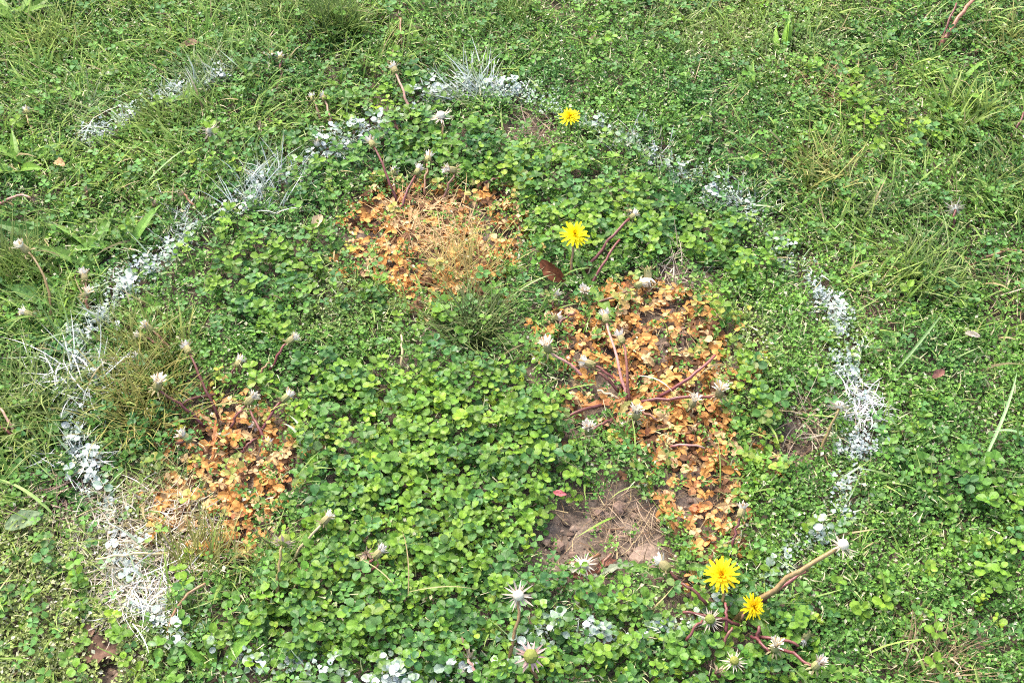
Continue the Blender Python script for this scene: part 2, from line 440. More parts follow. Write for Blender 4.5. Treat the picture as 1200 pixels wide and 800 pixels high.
def grow_round(B, dens, per, rect=None, pf=None, wf=None, hmax=.034):
    x, y = scatter(dens, per, rect); n = len(x)
    z0 = relief(x, y) + .006 + hmax * rng.random(n) ** .8
    yaw = U(0, 6.283, n); t = rng.random(n)
    base = mixc(G_MID, G_YEL, np.clip(t * 1.25 - .1, 0, 1)) * U(.75, 1.15, n)[:, None]
    deep = rng.random(n) < .3
    base[deep] = mixc(G_DEEP, G_BLUE, rng.random(deep.sum()))
    size = U(.0070, .0128, n); base = lawn_tint(base, x, y)
    ta, te = U(0, 6.283, n), U(0, .45, n)
    for k, (dy, sc, e0, e1, dz) in enumerate([(0, 1, -.15, .3, 0), (math.pi, 1, -.15, .3, 0), (1.57, .9, .1, .55, .004), (4.71, .9, .1, .55, .004), (.7, .5, .6, 1.1, .007)]):
        a = yaw + dy + U(-.25, .25, n)
        el = U(e0, e1, n) + te * np.cos(a - ta)
        L = size * sc * U(.85, 1.15, n)
        P = np.stack([x + np.cos(a) * .0012, y + np.sin(a) * .0012, z0 + dz], -1)
        C = base * U(.8, 1.2, n)[:, None]
        tip = P + np.stack([np.cos(a), np.sin(a), 0 * a], -1) * (L * .5)[:, None]
        C = wilted(C, tip, wf)
        B.inst(*ROUND[:2], frames(a, el, U(-.35, .35, n), L, L * U(.85, 1.05, n)), P, C, ROUND[2], pf)
    # stalks
    ribbons(B, np.stack([x + U(-.006, .006, n), y + U(-.006, .006, n), relief(x, y)], -1), U(0, 6.28, n), U(0, .3, n), U(-.2, .2, n), z0 - relief(x, y), np.full(n, .0012), base * .8, seg=2)

def grow_clover(B, dens, per, rect=None, pf=None, wf=None):
    x, y = scatter(dens, per, rect); n = len(x)
    z0 = relief(x, y) + .006 + .030 * rng.random(n)
    yaw = U(0, 6.283, n)
    base = mixc(G_BLUE, G_MID, rng.random(n)) * U(.75, 1.3, n)[:, None]
    base = lawn_tint(base, x, y)
    size = U(.0052, .0092, n); ta, te = U(0, 6.283, n), U(0, .5, n)
    P = np.stack([x, y, z0], -1)
    for k in range(3):
        a = yaw + k * 2.094 + U(-.15, .15, n)
        C = wilted(base * U(.85, 1.15, n)[:, None], P, wf)
        B.inst(*HEART[:2], frames(a, U(-.1, .35, n) + te * np.cos(a - ta), U(-.2, .2, n), size, size * 1.02), P, C, HEART[2], pf)
    ribbons(B, np.stack([x, y, relief(x, y)], -1), U(0, 6.28, n), U(0, .15, n), 0 * x, z0 - relief(x, y), np.full(n, .001), base, seg=2)

def grow_fine(B, dens, per, rect=None, pf=None, pale=None):
    x, y = scatter(dens, per, rect); n = len(x)
    zt = .010 + .022 * rng.random(n)
    la, ln = U(0, 6.283, n), U(.0, .014, n)
    pl = pale(x, y) if pale else np.zeros(n)
    base = lawn_tint(mixc((.068, .172, .032), (.165, .325, .056), rng.random(n)) * U(.8, 1.2, n)[:, None], x, y)
    base = base * (1 - .6 * pl[:, None]) + .6 * pl[:, None] * np.array([.36, .37, .13])
    for k in range(8):
        s = (k + rng.random(n)) / 8
        a = U(0, 6.283, n)
        P = np.stack([x + np.cos(la) * ln * s + np.cos(a) * .002, y + np.sin(la) * ln * s + np.sin(a) * .002, relief(x, y) + .002 + zt * s ** .7], -1)
        L = U(.0032, .0062, n)
        C = base * U(.7, 1.35, n)[:, None]
        fl = rng.random(n) < (.045 + .10 * pl)                     # pale bleached or blossom leaflets
        C[fl] = mixc((.40, .42, .20), (.64, .62, .46), rng.random(fl.sum()))
        B.inst(*TINY[:2], frames(a, U(-.3, .9, n), U(-.6, .6, n), L, L * U(.7, 1, n)), P, C, TINY[2], pf)

def grow_grass(B, dens, per, rect=None, pf=None, ol=None, length=(.025, .075)):
    x, y = scatter(dens, per, rect); n = len(x)
    t = rng.random(n)
    C = lawn_tint(mixc(G_GRASS, G_GRASS2, t) * U(.75, 1.2, n)[:, None], x, y)
    if ol is not None:
        o = ol(x, y)[:, None] * U(.3, 1, n)[:, None]; C = C * (1 - o) + o * np.array(OLIVE)
    dry = rng.random(n) < .07
    C[dry] = np.array(STRAW) * U(.6, 1, dry.sum())[:, None]
    az = U(0, 6.283, n) * .55 + 5.0 * vnoise(x, y, .09, 77)
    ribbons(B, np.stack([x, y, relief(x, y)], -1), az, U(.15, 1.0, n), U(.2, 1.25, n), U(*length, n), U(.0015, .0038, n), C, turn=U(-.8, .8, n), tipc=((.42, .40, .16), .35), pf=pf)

def grow_straw(B, dens, per, rect=None, pf=None, wf=None):
    x, y = scatter(dens, per, rect); n = len(x)
    t = rng.random(n)
    C = mixc(STRAW, BROWN, t ** 1.5) * U(.6, 1.2, n)[:, None]
    if wf is not None:
        wv = (wf(x, y) * U(.2, 1.1, n))[:, None]; wv = np.clip(wv, 0, 1); C = C * (1 - wv) + wv * np.array([.66, .59, .50])
    P = np.stack([x, y, relief(x, y) + .003 + .017 * rng.random(n) * (wf(x, y) * .9 + .35 if wf else .5)], -1)
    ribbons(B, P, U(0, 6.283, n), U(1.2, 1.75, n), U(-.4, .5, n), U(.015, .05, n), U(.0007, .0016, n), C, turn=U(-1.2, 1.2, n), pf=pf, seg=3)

def grow_clippings(B, dens, per, rect=None, pf=None):
    x, y = scatter(dens, per, rect); n = len(x)
    C = mixc((.30, .34, .12), (.58, .54, .34), rng.random(n)) * U(.75, 1.15, n)[:, None]
    P = np.stack([x, y, relief(x, y) + .010 + .020 * rng.random(n)], -1)
    ribbons(B, P, U(0, 6.283, n), U(.5, 1.6, n), U(-.3, .8, n), U(.005, .018, n), U(.0010, .0022, n), C, turn=U(-1, 1, n), pf=pf, seg=2)

def grow_dead(B, dens, per):
    x, y = scatter(dens, per); n = len(x)
    z0 = relief(x, y) + .003 + .016 * rng.random(n)
    yaw = U(0, 6.283, n)
    base = mixc(OR2, OR1, rng.random(n)); pk = rng.random(n) < .3; base[pk] = np.array(OR3); bk = rng.random(n) < .2; base[bk] = np.array(BROWN)
    size = U(.006, .0130, n)
    for k in range(4):
        a = yaw + k * 1.57 + U(-.5, .5, n)
        L = size * U(.7, 1.15, n)
        C = base * U(.65, 1.2, n)[:, None]
        P = np.stack([x, y, z0], -1)
        T = CURL if k == 0 else ROUND
        B.inst(*T[:2], frames(a, U(-.4, .5, n), U(-.9, .9, n), L, L * U(.65, 1.0, n)), P, C, T[2])

# ------------------------------------------------------------------ the ground sheet
def ground():
    fine = np.arange(X0 - .06, X1 + .06, .006)
    far = .06 * 1.35 ** np.arange(1, 24)
    xs = np.concatenate([fine[0] - np.cumsum(far)[::-1], fine, fine[-1] + np.cumsum(far)])
    fy = np.arange(Y0 - .06, Y1 + .06, .006)
    ys = np.concatenate([fy[0] - np.cumsum(far)[::-1], fy, fy[-1] + np.cumsum(far)])
    XX, YY = np.meshgrid(xs, ys, indexing='ij')
    core = (XX > X0) & (XX < X1) & (YY > Y0) & (YY < Y1)
    lump = (fbm(XX, YY, .035, 51, 4) - .5) * .020 + (fbm(XX, YY, .014, 57, 2) - .5) * .014
    Z = relief(XX, YY) - .002 + np.where(core, lump, 0)
    V = np.stack([XX, YY, Z], -1).reshape(-1, 3)
    ny = len(ys)
    i, j = np.meshgrid(np.arange(len(xs) - 1), np.arange(ny - 1), indexing='ij')
    a = (i * ny + j).ravel()
    F = np.stack([a, a + ny, a + ny + 1, a + 1], -1)
    o = bpy.data.objects.new('ground', make_mesh('ground', V, F, None, M_SOIL, True)); COL.objects.link(o)
    o['kind'] = 'structure'; o['label'] = 'brown crumbly soil under the weedy lawn'
ground()

def stuff(name, B, mat, label, cat, smooth=False):
    o = bpy.data.objects.new(name, B.mesh(name, mat, smooth)); COL.objects.link(o)
    o['kind'] = 'stuff'; o['label'] = label; o['category'] = cat
    return o

b = Batch(); grow_round(b, dR, 7600, pf=dPaint, wf=dWilt); stuff('round_leaved_ground_cover', b, M_LEAF, 'low mat of small round green leaves carpeting the lawn', 'ground cover')
b = Batch(); grow_clover(b, dC, 6200, pf=dPaint, wf=dWilt); stuff('clover_ground_cover', b, M_LEAF, 'blue green three-lobed clover leaves mixed through the lawn', 'clover')
b = Batch(); grow_fine(b, dF, 34000, pf=dPaint, pale=dP); stuff('chickweed_ground_cover', b, M_LEAF, 'dense tiny-leaved green chickweed filling the lawn', 'chickweed')
b = Batch(); grow_grass(b, dG, 16000, pf=dPaint, ol=olive); grow_grass(b, Field((1 - dead) * (1 - soil) * (1 - np.clip(1.4 * mat_zone, 0, 1)) * np.clip((fbm(GX, GY, .10, 140) - .50) * 5 + .5 * (grass_zone - .4), 0, 1) * (.35 + .65 * (grass_zone > .3))), 4200, pf=dPaint, ol=olive, length=(.045, .095)); stuff('grass', b, M_GRASS, 'short green grass blades growing through the weeds', 'grass')
b = Batch(); grow_straw(b, dS, 9000, pf=dPaint, wf=dW); grow_clippings(b, Field((1 - .9 * dead) * (1 - soil) * np.clip(.80 - .45 * mat_zone + .5 * pale_zone, .1, 1)), 11000, pf=dPaint); stuff('straw_thatch', b, M_STRAW, 'dry tan and bleached straw lying between the plants', 'straw')
b = Batch(); grow_dead(b, dD, 8500); stuff('withered_leaf_litter', b, M_DRY, 'small withered orange brown leaves littering the dead patches', 'leaf litter')

# soil crumbs
def lump_template(seed, flat=.6):
    r = np.random.default_rng(seed)
    V = np.array([(1, 0, 0), (-1, 0, 0), (0, 1, 0), (0, -1, 0), (0, 0, 1), (0, 0, -1)], float)
    F = [(0, 2, 4), (2, 1, 4), (1, 3, 4), (3, 0, 4), (2, 0, 5), (1, 2, 5), (3, 1, 5), (0, 3, 5)]
    # one split of every edge
    cache, V2, F2 = {}, list(map(tuple, V)), []
    def midp(a, c):
        k = (min(a, c), max(a, c))
        if k not in cache:
            m = (np.array(V2[a]) + np.array(V2[c])) / 2; V2.append(tuple(m / np.linalg.norm(m))); cache[k] = len(V2) - 1
        return cache[k]
    for a, c, d in F:
        x, y, z = midp(a, c), midp(c, d), midp(d, a)
        F2 += [(a, x, z), (c, y, x), (d, z, y), (x, y, z)]
    V2 = np.array(V2) * r.uniform(.7, 1.2, (len(V2), 1)); V2[:, 2] *= flat
    return V2, np.array(F2)
b = Batch()
x, y = scatter(Field(np.clip(soil * 1.0 + .10 * dead, 0, 1)), 20000)
for k in range(3):
    T, F = lump_template(k); s = slice(k, None, 3); n = len(x[s])
    sz = .0010 + .0060 * rng.random(n) ** 5
    b.inst(T, F, frames(U(0, 6.28, n), U(-.3, .3, n), 0 * x[s], sz, sz * U(.7, 1, n), sz), np.stack([x[s], y[s], relief(x[s], y[s]) + .004 * (fbm(x[s], y[s], .035, 51, 4) - .3)], -1),
           mixc((.12, .08, .058), (.27, .195, .145), rng.random(n)))
stuff('soil_crumbs', b, M_STONE, 'loose brown soil crumbs on the bare patches', 'soil')

# lawn round about, repeated beyond the built patch
def lawn_tile():
    TS = .6; rect = (-TS / 2, TS / 2, -TS / 2, TS / 2)
    b = Batch()
    grow_round(b, Const(.28), 5000, rect); grow_clover(b, Const(.4), 5000, rect); grow_fine(b, Const(.6), 26000, rect)
    grow_grass(b, Const(.5), 11000, rect); grow_straw(b, Const(.2), 8000, rect); grow_clippings(b, Const(.7), 9000, rect)
    o = bpy.data.objects.new('lawn', b.mesh('lawn', M_LEAF)); COL.objects.link(o)
    o['kind'] = 'stuff'; o['label'] = 'weedy green lawn stretching away around the painted ring'; o['category'] = 'lawn'
    pts = []
    cx, cyy = (X0 + X1) / 2, (Y0 + Y1) / 2
    for i in range(-6, 7):
        for j in range(-6, 8):
            if abs(i) <= 1 and abs(j) <= 1: continue
            px, py = cx + i * TS, cyy + j * TS
            pts.append((px, py, float(relief(px, py)) - float(relief(0, 0))))
    g = bpy.data.node_groups.new('repeat_lawn', 'GeometryNodeTree')
    g.interface.new_socket('Geometry', in_out='INPUT', socket_type='NodeSocketGeometry')
    g.interface.new_socket('Geometry', in_out='OUTPUT', socket_type='NodeSocketGeometry')
    N = g.nodes; Lk = g.links
    gi, go = N.new('NodeGroupInput'), N.new('NodeGroupOutput')
    grid = N.new('GeometryNodeMeshGrid')
    nxt, nyt = 13, 14
    grid.inputs['Size X'].default_value = TS * (nxt - 1); grid.inputs['Size Y'].default_value = TS * (nyt - 1)
    grid.inputs['Vertices X'].default_value = nxt; grid.inputs['Vertices Y'].default_value = nyt
    tr = N.new('GeometryNodeTransform'); tr.inputs['Translation'].default_value = (cx, cyy + TS * .5, 0)
    Lk.new(grid.outputs[0], tr.inputs[0])
    pos = N.new('GeometryNodeInputPosition'); sep = N.new('ShaderNodeSeparateXYZ'); Lk.new(pos.outputs[0], sep.inputs[0])
    def test(sock, mid, half):
        a = N.new('ShaderNodeMath'); a.operation = 'SUBTRACT'; a.inputs[1].default_value = mid; Lk.new(sock, a.inputs[0])
        c = N.new('ShaderNodeMath'); c.operation = 'ABSOLUTE'; Lk.new(a.outputs[0], c.inputs[0])
        d = N.new('ShaderNodeMath'); d.operation = 'LESS_THAN'; d.inputs[1].default_value = half; Lk.new(c.outputs[0], d.inputs[0])
        return d.outputs[0]
    an = N.new('ShaderNodeMath'); an.operation = 'MULTIPLY'
    Lk.new(test(sep.outputs[0], cx, TS * 1.4), an.inputs[0]); Lk.new(test(sep.outputs[1], cyy, TS * 1.4), an.inputs[1])
    de = N.new('GeometryNodeDeleteGeometry'); de.domain = 'POINT'
    Lk.new(tr.outputs[0], de.inputs[0]); Lk.new(an.outputs[0], de.inputs[1])
    ri = N.new('FunctionNodeRandomValue'); ri.data_type = 'INT'
    imin = [s for s in ri.inputs if s.name == 'Min' and s.type == 'INT'][0]; imax = [s for s in ri.inputs if s.name == 'Max' and s.type == 'INT'][0]
    imin.default_value, imax.default_value = 0, 3
    iout = [s for s in ri.outputs if s.type == 'INT'][0]
    mu = N.new('ShaderNodeMath'); mu.operation = 'MULTIPLY'; mu.inputs[1].default_value = math.pi / 2; Lk.new(iout, mu.inputs[0])
    cx3 = N.new('ShaderNodeCombineXYZ'); Lk.new(mu.outputs[0], cx3.inputs[2])
    ip = N.new('GeometryNodeInstanceOnPoints')
    Lk.new(de.outputs[0], ip.inputs['Points']); Lk.new(gi.outputs[0], ip.inputs['Instance']); Lk.new(cx3.outputs[0], ip.inputs['Rotation'])
    Lk.new(ip.outputs[0], go.inputs[0])
    md = o.modifiers.new('repeat', 'NODES'); md.node_group = g
lawn_tile()

# ------------------------------------------------------------------ things
def link(name, me, parent=None, loc=None):
    o = bpy.data.objects.new(name, me); COL.objects.link(o)
    if parent is not None: o.parent = parent
    if loc is not None: o.location = loc
    return o
def tag(o, label, cat, group=None):
    o['label'] = label; o['category'] = cat; o['kind'] = 'thing'
    if group: o['group'] = group
    return o

def tube(P, Rr, sides=7):
    P = np.asarray(P, float); n = len(P)
    T = np.gradient(P, axis=0); T /= np.linalg.norm(T, axis=1)[:, None] + 1e-12
    V = []
    for i in range(n):
        a = np.cross(T[i], (0.31, .17, .93)); a /= np.linalg.norm(a) + 1e-12; c = np.cross(T[i], a)
        for k in range(sides):
            t = 2 * math.pi * k / sides
            V.append(P[i] + Rr[i] * (math.cos(t) * a + math.sin(t) * c))
    F = []
    for i in range(n - 1):
        for k in range(sides):
            k2 = (k + 1) % sides
            F += [(i * sides + k, i * sides + k2, (i + 1) * sides + k2), (i * sides + k, (i + 1) * sides + k2, (i + 1) * sides + k)]
    V += [P[0], P[-1]]
    for k in range(sides):
        k2 = (k + 1) % sides
        F += [(n * sides, k2, k), (n * sides + 1, (n - 1) * sides + k, (n - 1) * sides + k2)]
    return np.array(V), np.array(F)

def lathe(prof, sides=10, ripple=0.0):
    """(r, z) profile about +Z"""
    V, F = [], []
    for i, (r, z) in enumerate(prof):
        for k in range(sides):
            t = 2 * math.pi * k / sides
            rr = r * (1 + ripple * (k % 2))
            V.append((rr * math.cos(t), rr * math.sin(t), z))
    for i in range(len(prof) - 1):
        for k in range(sides):
            k2 = (k + 1) % sides
            a, c, d, e = i * sides + k, i * sides + k2, (i + 1) * sides + k2, (i + 1) * sides + k
            F += [(a, c, d), (a, d, e)]
    return np.array(V), np.array(F)

def strap(L, W, el0, curl, az, base_r=.0, z=0., seg=4, prof=(.7, 1, .95, .75, .25), fold=.15):
    """a strap shaped floret, bract or leaf standing out from the +Z axis"""
    pts = []; r, h = base_r, z
    V = []
    for j in range(seg + 1):
        e = el0 + curl * j / seg
        s = np.array([-math.sin(az), math.cos(az), 0])
        c = np.array([math.cos(az) * r, math.sin(az) * r, h])
        wj = W * prof[j] / 2
        up = np.array([-math.sin(e) * math.cos(az), -math.sin(e) * math.sin(az), math.cos(e)])
        V += [c + s * wj + up * fold * wj, c, c - s * wj + up * fold * wj]
        r += math.cos(e) * L / seg; h += math.sin(e) * L / seg
    F = []
    for j in range(seg):
        a = 3 * j
        F += [(a, a + 3, a + 4), (a, a + 4, a + 1), (a + 1, a + 4, a + 5), (a + 1, a + 5, a + 2)]
    return np.array(V), np.array(F)

def head_meshes(seed):
    """prototype meshes of the dandelion's heads, axis +Z, origin where the stem ends"""
    r = random.Random(seed); D = {}
    # open flower
    B = Batch()
    for ring, (n, L, el, z, br) in enumerate([(17, .0185, .12, .0, .003), (20, .0155, .42, .0015, .002), (18, .0115, .75, .003, .0012), (16, .009, 1.15, .0035, .0008), (10, .0075, 1.45, .0035, .0003)]):
        for k in range(n):
            V, F = strap(L * r.uniform(.82, 1.12), r.uniform(.0028, .0042), el + r.uniform(-.2, .2), r.uniform(-.5, .15), 2 * math.pi * (k + r.uniform(-.35, .35)) / n, br, z + .006, prof=(.5, .9, 1, .95, .55))
            c = np.array([.95, .76, .014]) * r.uniform(.85, 1.05) if ring < 2 else np.array([.94, .69, .010]) * r.uniform(.85, 1.05)
            B.add(V, F, c)
    D['petals'] = B.mesh('dandelion_petals', M_HEAD)
    V, F = lathe([(.0018, -.002), (.0045, .0), (.0058, .004), (.005, .008), (.0005, .0085)])
    B = Batch(); B.add(V, F, (.13, .20, .05))
    for k in range(12):
        B.add(*strap(.010, .0024, -.5, -.5, k * .524, .0045, .001), (.16, .22, .07))
    D['calyx'] = B.mesh('dandelion_calyx', M_HEAD)
    # closed spent bud
    B = Batch(); V, F = lathe([(.0018, -.001), (.0036, .001), (.0043, .004), (.0040, .008), (.0034, .0105)], 10, .08)
    B.add(V, F, np.clip(np.interp(V[:, 2], [0, .014], [0, 1])[:, None] * np.array([.46, .38, .20]) + np.interp(V[:, 2], [0, .014], [1, 0])[:, None] * np.array([.20, .22, .07]), 0, 1))
    for k in range(9):
        B.add(*strap(.0065, .002, -.2, -.9, k * .7 + r.uniform(-.2, .2), .004, .001), np.array([.30, .24, .13]) * r.uniform(.7, 1.3))
    D['bud'] = B.mesh('spent_bud', M_HEAD)
    B = Batch()
    for k in range(60):
        B.add(*strap(r.uniform(.006, .011), .0021, r.uniform(.75, 1.5), r.uniform(-.7, .3), r.uniform(0, 6.28), r.uniform(0, .0026), .0085, prof=(.8, 1, 1, .8, .4)),
              np.array([.86, .80, .68]) * r.uniform(.75, 1.1) if r.random() > .12 else (.6, .42, .2))
    D['tuft'] = B.mesh('white_tuft', M_HEAD)
    # bald receptacle and its dry turned out bracts
    V, F = lathe([(.002, -.001), (.0048, .001), (.0058, .004), (.0046, .0072), (.002, .0088), (.0002, .009)], 12, .03)
    D['receptacle'] = make_mesh('receptacle', V, F, (.72, .66, .54), M_HEAD, True)
    B = Batch()
    for k in range(21):
        B.add(*strap(r.uniform(.007, .016), r.uniform(.0012, .0023), r.uniform(-.2, .45), r.uniform(-.5, .5), k * .2992 + r.uniform(-.2, .2), .004, .001, prof=(1, .95, .8, .5, .1)),
              np.array([.60, .52, .40]) * r.uniform(.55, 1.1))
    D['bracts'] = B.mesh('dry_bracts', M_HEAD)
    B = Batch()
    for k in range(14):
        B.add(*strap(r.uniform(.008, .012), r.uniform(.002, .003), r.uniform(-.1, .5), r.uniform(-.5, .3), k * .4488 + r.uniform(-.15, .15), .0045, .001, prof=(1, .95, .8, .5, .1)),
              np.array([.62, .42, .36]) * r.uniform(.8, 1.2))
    D['pinkbracts'] = B.mesh('pink_bracts', M_HEAD)
    V, F = lathe([(.002, -.001), (.005, .001), (.0062, .005), (.005, .009), (.002, .011), (.0002, .0112)], 12, .07)
    D['greenhead'] = make_mesh('green_seed_head', V, F, (.24, .27, .06), M_HEAD, False)
    B = Batch()
    for k in range(22):
        B.add(*strap(r.uniform(.006, .012), .0016, r.uniform(.1, 1.3), r.uniform(-.9, .2), r.uniform(0, 6.28), .001, .001), np.array([.45, .33, .22]) * r.uniform(.5, 1.4))
    D['dryhead'] = B.mesh('shrivelled_head', M_HEAD)
    return D
HD = [head_meshes(k) for k in range(3)]

STEM_COL = {'red': ((.115, .034, .032), (.185, .066, .050)), 'olive': ((.20, .13, .05), (.26, .19, .08)), 'brown': ((.20, .09, .05), (.27, .15, .08)),
            'green': ((.20, .20, .06), (.24, .24, .09)), 'pink': ((.42, .20, .17), (.45, .28, .2)), 'straw': ((.42, .32, .17), (.5, .4, .24))}
from mathutils import Vector, Matrix

def add_head(kind, parent, p, d, seed, scale=1.0):
    H = HD[seed % 3]
    q = Vector(d).to_track_quat('Z', 'Y')
    spec = {'flower': [('petals', 'petals'), ('calyx', 'calyx')], 'bud': [('bud', 'bud'), ('white_tuft', 'tuft')], 'bald': [('receptacle', 'receptacle'), ('bracts', 'bracts')],
            'pink': [('seed_head', 'greenhead'), ('bracts', 'pinkbracts')], 'dry': [('dry_head', 'dryhead')], 'greenstar': [('seed_head', 'greenhead'), ('bracts', 'bracts')]}[kind]
    rz = random.uniform(0, 6.28)
    for nm, key in spec:
        o = link(nm, H[key], parent)
        o.matrix_local = Matrix.Translation(Vector(p)) @ q.to_matrix().to_4x4() @ Matrix.Rotation(rz, 4, 'Z') @ Matrix.Scale(scale, 4)

def stem_part(root, origin, base, tip, bend=(0, 0), rad=.0017, col='red', head=None, hs=1.0, facing=None, hseed=0, h_base=.014, h_tip=.04, seg=9):
    """base, tip: spots of the photograph; h_tip: height of the stem's end over the soil"""
    a = G(*base, h_base); c = G(*tip, h_tip)
    m = (a + c) / 2 + np.array([bend[0], bend[1], .004 + .12 * np.linalg.norm(c - a)])
    t = np.linspace(0, 1, seg)[:, None]
    P = (1 - t) ** 2 * a + 2 * t * (1 - t) * m + t ** 2 * c
    P[1:-1] += rng.normal(0, .0008, (seg - 2, 3))
    Rr = np.linspace(1.15, .85, seg) * rad
    V, F = tube(P - origin, Rr)
    c0, c1 = map(np.array, STEM_COL[col])
    tt = np.clip(np.repeat(np.linspace(0, 1, seg), 7), 0, 1); tt = np.append(tt, [0, 1])
    C = c0[None] * (1 - tt[:, None]) + c1[None] * tt[:, None]
    o = link('flower_stem', make_mesh('flower_stem', V, F, C * random.uniform(.85, 1.2), M_STEM, True), root)
    if head:
        d = P[-1] - P[-2]; d = d / np.linalg.norm(d)
        if facing is not None: d = np.array(facing, float)
        add_head(head, o, P[-1] - origin, d, hseed, hs)
    return o

def dandelion_leaf(L, W, seed, col=(.10, .20, .03), tip=None):
    """lobed leaf lying along +X"""
    r = random.Random(seed); n = 11
    V, C = [], []
    for j in range(n):
        x = j / (n - 1); lob = (.55 + .45 * (j % 2)) if 0 < j < n - 2 else .8
        wj = W / 2 * lob * (math.sin(math.pi * min(1, .12 + x * .88)) ** .6) * (.45 + .75 * x) if j < n - 1 else 0.0004
        z = L * (.30 * x - .42 * x * x)
        for s in (1, .0, -1):
            V.append((x * L - (.03 * L * abs(s) * (j % 2)), s * wj + .002 * math.sin(5 * x + seed), z + abs(s) * wj * .35 + .0012 * r.uniform(-1, 1)))
            c = np.array(col) * (1.35 if s == 0 else r.uniform(.85, 1.15))
            if tip is not None: c = c * (1 - x ** 1.5) + np.array(tip) * x ** 1.5
            C.append(c)
    F = []
    for j in range(n - 1):
        a = 3 * j; F += [(a, a + 3, a + 4), (a, a + 4, a + 1), (a + 1, a + 4, a + 5), (a + 1, a + 5, a + 2)]
    return make_mesh('dandelion_leaf', np.array(V), np.array(F), np.array(C), M_LEAF)

def strap_leaf(L, W, seed, col, rise=.6, droop=-1.0):
    r = random.Random(seed); seg = 7
    prof = (.35, .62, .88, 1, .92, .66, .34, .04)
    V, F = strap(L, W, rise, droop, 0, 0, 0, seg, prof, .35)
    C = np.tile(np.array(col), (len(V), 1)) * (np.tile([.92, 1.3, .92], seg + 1)[:, None])
    return make_mesh('leaf', V, F, C, M_LEAF)

GREEN_LEAF = [dandelion_leaf(.085, .022, 1), dandelion_leaf(.07, .020, 2, (.13, .22, .035)), dandelion_leaf(.06, .018, 3, (.16, .20, .05), (.42, .22, .08)), dandelion_leaf(.05, .012, 4, (.20, .23, .14))]
DEAD_LEAF = [dandelion_leaf(.060, .011, 5, (.30, .13, .05), (.48, .2, .07)), dandelion_leaf(.05, .010, 6, (.34, .22, .10), (.55, .3, .12))]

def dandelion(base, label, stems, leaves=0, leafset=None, group=None):
    o = bpy.data.objects.new('dandelion', None); COL.objects.link(o)
    org = G(*base, 0.0); o.location = org; o.empty_display_size = .02
    tag(o, label, 'dandelion', group)
    for k, s in enumerate(stems): stem_part(o, org, hseed=k, **s)
    for k in range(leaves):
        l = link('leaf', random.choice(leafset or GREEN_LEAF[:2]), o)
        l.location = (random.uniform(-.006, .006), random.uniform(-.006, .006), random.uniform(.006, .014))
        l.rotation_euler = (random.uniform(-.3, .3), random.uniform(-.25, .1), k * 6.283 / leaves + random.uniform(-.4, .4))
        l.scale = (random.uniform(.7, 1.1),) * 3
    return o

def S(base, tip, head=None, col='red', h=.04, **k): return dict(base=base, tip=tip, head=head, col=col, h_tip=h, **k)

dandelion((478, 246), 'dandelion with upright reddish stems and spent buds in the dead patch under straw', [
    S((466, 238), (438, 172), 'bud', 'red', .055), S((470, 246), (487, 205), 'bud', 'red', .03), S((498, 230), (501, 190), 'bud', 'brown', .03),
    S((518, 238), (535, 200), 'bud', 'brown', .035, facing=(-.8, -.2, .35), hs=1.15), S((463, 232), (460, 206), 'bud', 'brown', .025), S((566, 218), (586, 209), None, 'red', .02)], 4, DEAD_LEAF)
dandelion((692, 338), 'dandelion with one open yellow flower and thick red stems beside a dark fallen leaf', [
    S((668, 328), (673, 277), 'flower', 'olive', .055, facing=(.05, -.35, .9), hs=.85), S((686, 320), (738, 256), 'bud', 'red', .06, rad=.0020, hs=.8), S((692, 338), (726, 281), None, 'red', .045),
    S((694, 357), (744, 336), 'bud', 'brown', .028, bend=(.0, -.012)), S((682, 352), (684, 346), 'bud', 'green', .02, facing=(0, -.2, 1)), S((757, 322), (759, 314), 'bud', 'olive', .03, hs=1.25),
    S((652, 384), (674, 366), None, 'red', .022), S((648, 362), (647, 354), 'bud', 'brown', .02), S((646, 382), (647, 374), 'bud', 'green', .02)], 7)
dandelion((737, 474), 'many-stemmed dandelion sprawling red stems and white spent buds over the largest orange patch', [
    S((738, 472), (730, 402), 'bud', 'red', .05), S((734, 470), (711, 378), 'bud', 'pink', .055), S((732, 457), (697, 428), 'bud', 'red', .035, hs=1.1), S((726, 460), (700, 436), None, 'red', .03),
    S((684, 442), (643, 412), 'bud', 'pink', .035, hs=1.2, facing=(-.2, .1, 1)), S((708, 475), (660, 490), None, 'red', .025, rad=.0020), S((722, 490), (690, 508), 'bud', 'red', .02, rad=.0020, facing=(-.1, .1, 1), hs=1.1),
    S((770, 466), (838, 416), None, 'red', .045, bend=(.006, -.016), rad=.0020), S((745, 472), (842, 464), 'bud', 'red', .03, rad=.0020, facing=(.1, .1, 1), hs=1.15, bend=(0, -.006)), S((745, 496), (745, 490), 'bud', 'green', .024, hs=1.15, facing=(0, .1, 1)),
    S((806, 482), (810, 476), 'bud', 'green', .022, facing=(.3, .2, .9)), S((743, 474), (732, 502), None, 'brown', .02), S((786, 523), (826, 525), None, 'pink', .018, rad=.0014), S((782, 530), (781, 522), 'bud', 'green', .016, hs=.8),
    S((735, 476), (770, 492), None, 'brown', .02), S((728, 470), (700, 458), None, 'straw', .025, rad=.0016)], 6, DEAD_LEAF + GREEN_LEAF[2:3])
